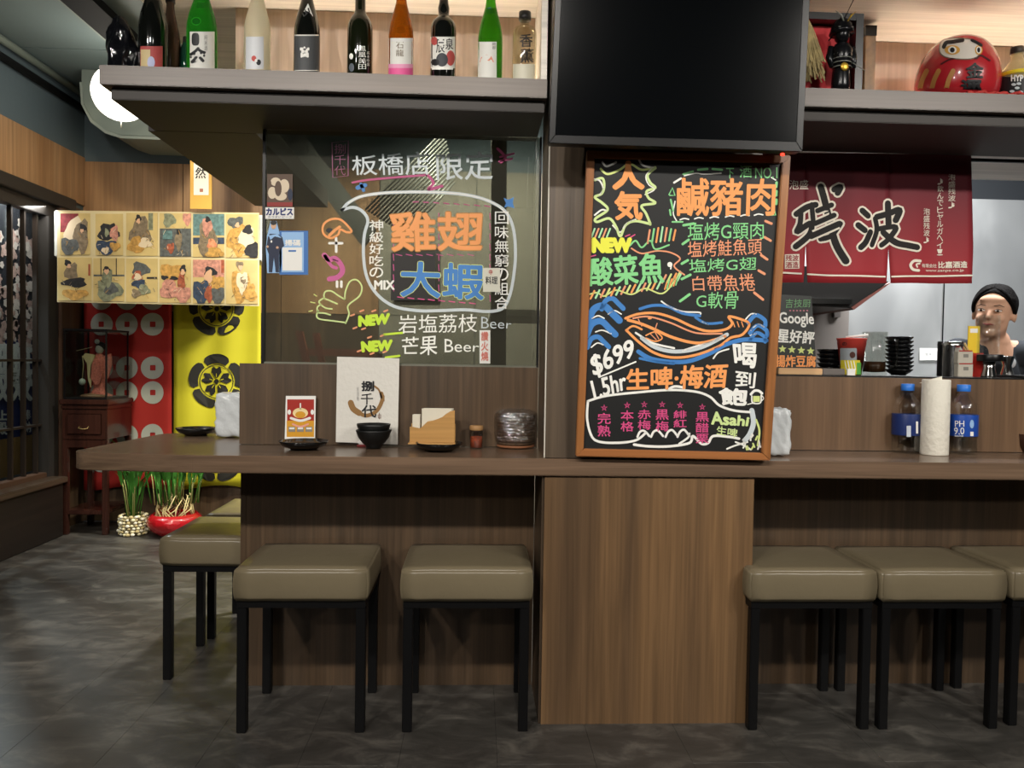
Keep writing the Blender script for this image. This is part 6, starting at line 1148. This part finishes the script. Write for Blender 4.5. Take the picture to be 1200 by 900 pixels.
mb.ell((0, -.077, -.012), (.010, .014, .018), SK_, 12, 8, fn); mb.ell((0, -.086, -.022), (.0135, .010, .009), SK_, 12, 8, fn); mb.ell((.034, -.052, -.025), (.022, .02, .02), SK_, 12, 8, fn); mb.ell((-.034, -.052, -.025), (.022, .02, .02), SK_, 12, 8, fn)
mb.ell((0, -.072, -.052), (.020, .010, .010), SK_, 12, 8, fn); mb.ell((0, -.058, .052), (.05, .02, .02), SK_, 12, 8, fn)
for s in (-1, 1): mb.ell((s*.076, .012, -.008), (.009, .018, .030), SK_, 12, 8, fn)
nk = Vector((X0+.06, Yp+.09, Z0-.125)); limb(mb, [HP(0, .03, -.05), tuple(nk+Vector((-.01, -.01, .03))), tuple(nk)], [.052, .05, .058], SK_)
ch_ = Vector((X0+.08, Yp+.13, Z0-.31)); pel = Vector((X0+.09, Yp+.22, .50))
limb(mb, [tuple(nk), tuple(ch_), tuple(pel+Vector((0, 0, .16))), tuple(pel)], [.07, .105, .10, .13], SK_, 20)
for s in (-1, 1):
    sh = Vector((X0+.075+s*.165, Yp+.10, Z0-.165)); el = sh+Vector((s*.05, -.06, -.25)); wr = el+Vector((-s*.06, -.20, -.02)); limb(mb, [tuple(nk+Vector((0, .01, -.03))), tuple(sh)], [.05, .05], SK_); limb(mb, [tuple(sh), tuple(el)], [.047, .037], SK_); limb(mb, [tuple(el), tuple(wr)], [.036, .025], SK_)
    hd_ = wr+Vector((-s*.02, -.07, -.005)); mb.ell(tuple((wr+hd_)/2), (.032, .05, .015), SK_, 14, 8)
    for k in range(4): fx = -.027+.018*k; L_ = (.062, .07, .066, .05)[k]; b0 = hd_+Vector((fx, .015, 0)); limb(mb, [tuple(b0), tuple(b0+Vector((0, -L_*.55, -.004))), tuple(b0+Vector((0, -L_, -.02)))], [.0088, .008, .0065], SK_, 8)
    b0 = wr+Vector((-s*.025, -.02, -.004)); limb(mb, [tuple(b0), tuple(b0+Vector((-s*.028, -.03, -.006))), tuple(b0+Vector((-s*.035, -.06, -.012)))], [.012, .0095, .0075], SK_, 8)
    hp = pel+Vector((s*.09, 0, -.02)); kn = hp+Vector((s*.03, -.40, -.01)); an = Vector((kn.x, kn.y+.05, .08)); limb(mb, [tuple(hp), tuple(kn)], [.085, .055], SK_); limb(mb, [tuple(kn), tuple(an)], [.053, .034], SK_); limb(mb, [tuple(an), (an.x, an.y-.14, .035)], [.034, .028], SK_)
fuse(mb, 'body', pr_t, SK_, .0065, smooth=3)
TS = mat('tshirt_navy', '23282e', .8); mb = MB(); limb(mb, [tuple(nk+Vector((0, .02, -.035))), tuple(ch_), tuple(pel+Vector((0, 0, .16))), tuple(pel+Vector((0, 0, .02)))], [.085, .125, .12, .145], TS, 20)
for s in (-1, 1): sh = Vector((X0+.075+s*.165, Yp+.10, Z0-.165)); el = sh+Vector((s*.05, -.06, -.25)); limb(mb, [tuple(nk+Vector((s*.035, .01, -.045))), tuple(sh)], [.052, .06], TS); limb(mb, [tuple(sh), tuple(sh.lerp(el, .6))], [.062, .055], TS)
ts = fuse(mb, 'tshirt', pr_t, TS, .009, smooth=4)
mb = MB(); PTS = mat('trousers_black', '15161a', .8)
for s in (-1, 1): hp = pel+Vector((s*.09, 0, -.02)); kn = hp+Vector((s*.03, -.40, -.01)); an = Vector((kn.x, kn.y+.05, .10)); limb(mb, [tuple(hp), tuple(kn)], [.102, .068], PTS); limb(mb, [tuple(kn), tuple(an)], [.066, .048], PTS)
fuse(mb, 'trousers', pr_t, PTS, .012)
for s in (-1, 1): kn = pel+Vector((s*.12, -.40, -.03)); MB().ell((kn.x, kn.y-.01, .036), (.045, .125, .036), BLACK, 16, 10).build('shoe', pr_t)
HB = mat('hair_black', '0e0b0a', .8, bump=.3, bscale=120, spec=.12); mb = MB()
def hfn(q):
    u = Vector((q.x, q.y, q.z)); return Vector(HP(u.x, u.y, u.z))
hv = []; hf = []; NA, NB_ = 36, 16
for j in range(NB_+1):
    for i in range(NA):
        a = 2*math.pi*i/NA; fr = max(0, -math.sin(a)); side = abs(math.cos(a)); low = .64-.335*fr**1.3+.08*max(0, math.sin(a)); th = math.pi*low*j/NB_*1.0+.0001; th = min(th, math.pi*.9)
        rx, ry, rz = .0795, .0945, .0935; k_ = 1.0-.05*(j/NB_)**8; q = Vector((rx*math.sin(th)*math.cos(a)*k_, .014+ry*math.sin(th)*math.sin(a)*k_, .030+rz*math.cos(th))); hv.append(hfn(q))
for j in range(NB_):
    for i in range(NA): hf.append((j*NA+i, j*NA+(i+1) % NA, (j+1)*NA+(i+1) % NA, (j+1)*NA+i))
mb.add(hv, hf, HB, True)
def hd3(x, y, z, k=1.0): l_ = math.sqrt(x*x+y*y+z*z); return HP(.0795*k*x/l_, .014+.0945*k*y/l_, .030+.0935*k*z/l_)
for s in (-1, 1):
    for k in range(9):
        f_ = 1-.11*k; mb.tube(bez3([hd3(.03*s, -.60*f_, .80), hd3(.45*s, -.66*f_, .62), hd3(.80*s, -.52*f_, .22), hd3(.93*s, -.30*f_, -.12-.03*k), hd3(.90*s, .25, -.42)], 4), [.003, .004, .0055, .0065]+[.0065]*10+[.005, .004, .003], HB, 6)
mb.ell((0, .115, .0), (.035, .035, .04), HB, 16, 10, fn); o = mb.build('hair', pr_t); md = o.modifiers.new('t', 'SOLIDIFY'); md.thickness = .002; md.offset = 1
mb = MB(); EW = mat('eye_white', 'e6dfd8', .3); IR = mat('iris_dark', '1c120e', .2); LP = mat('lips', 'b85a54', .5)
for s in (-1, 1):
    mb = MB(); mb.ell((s*.031, -.0745, .006), (.0135, .008, .0042), EW, 14, 8, fn); mb.ell((s*.031, -.0815, .006), (.0055, .003, .0042), IR, 12, 8, fn); mb.build('eye', pr_t)
    mb = MB(); mb.tube([HP(s*.045, -.074, .010), HP(s*.031, -.083, .0135), HP(s*.016, -.080, .008)], [.0012, .0022, .0012], IR, 6); mb.build('eyelid', pr_t)
    mb = MB(); mb.tube([HP(s*.050, -.068, .024), HP(s*.034, -.079, .030), HP(s*.015, -.081, .027)], [.001, .002, .0014], HB, 6); mb.build('eyebrow', pr_t)
mb = MB(); mb.tube([HP(-.022, -.074, -.052), HP(-.01, -.083, -.050), HP(0, -.085, -.052), HP(.01, -.083, -.050), HP(.022, -.074, -.052)], [.001, .0035, .004, .0035, .001], LP, 8); mb.build('mouth', pr_t)
LS = Plane((0, Yp-.075, 1), (0, 1, 0)); mb = MB(); lg = LS(1189, 425); mb.ell((lg.x, Yp-.052, lg.z), (.022, .012, .024), mat('shirt_logo', 'c8ccd0', .6), 20, 10); mb.build('shirt_emblem', pr_t)
sl = thing('kitchen_stool', 'round stool under the seated woman in the kitchen', 'stool', (pel.x, pel.y+.02, 0)); MB().lathe((pel.x, pel.y+.02, .33), [(.0005, 0), (.16, 0), (.17, .01), (.165, .028), (.0005, .03)], BLKM, 28).build('seat', sl)
for a in range(4): q = math.pi/4+a*math.pi/2; MB().tube([(pel.x+.12*math.cos(q), pel.y+.02+.12*math.sin(q), .33), (pel.x+.15*math.cos(q), pel.y+.02+.15*math.sin(q), 0)], .011, BLKM, 8).build('leg', sl)
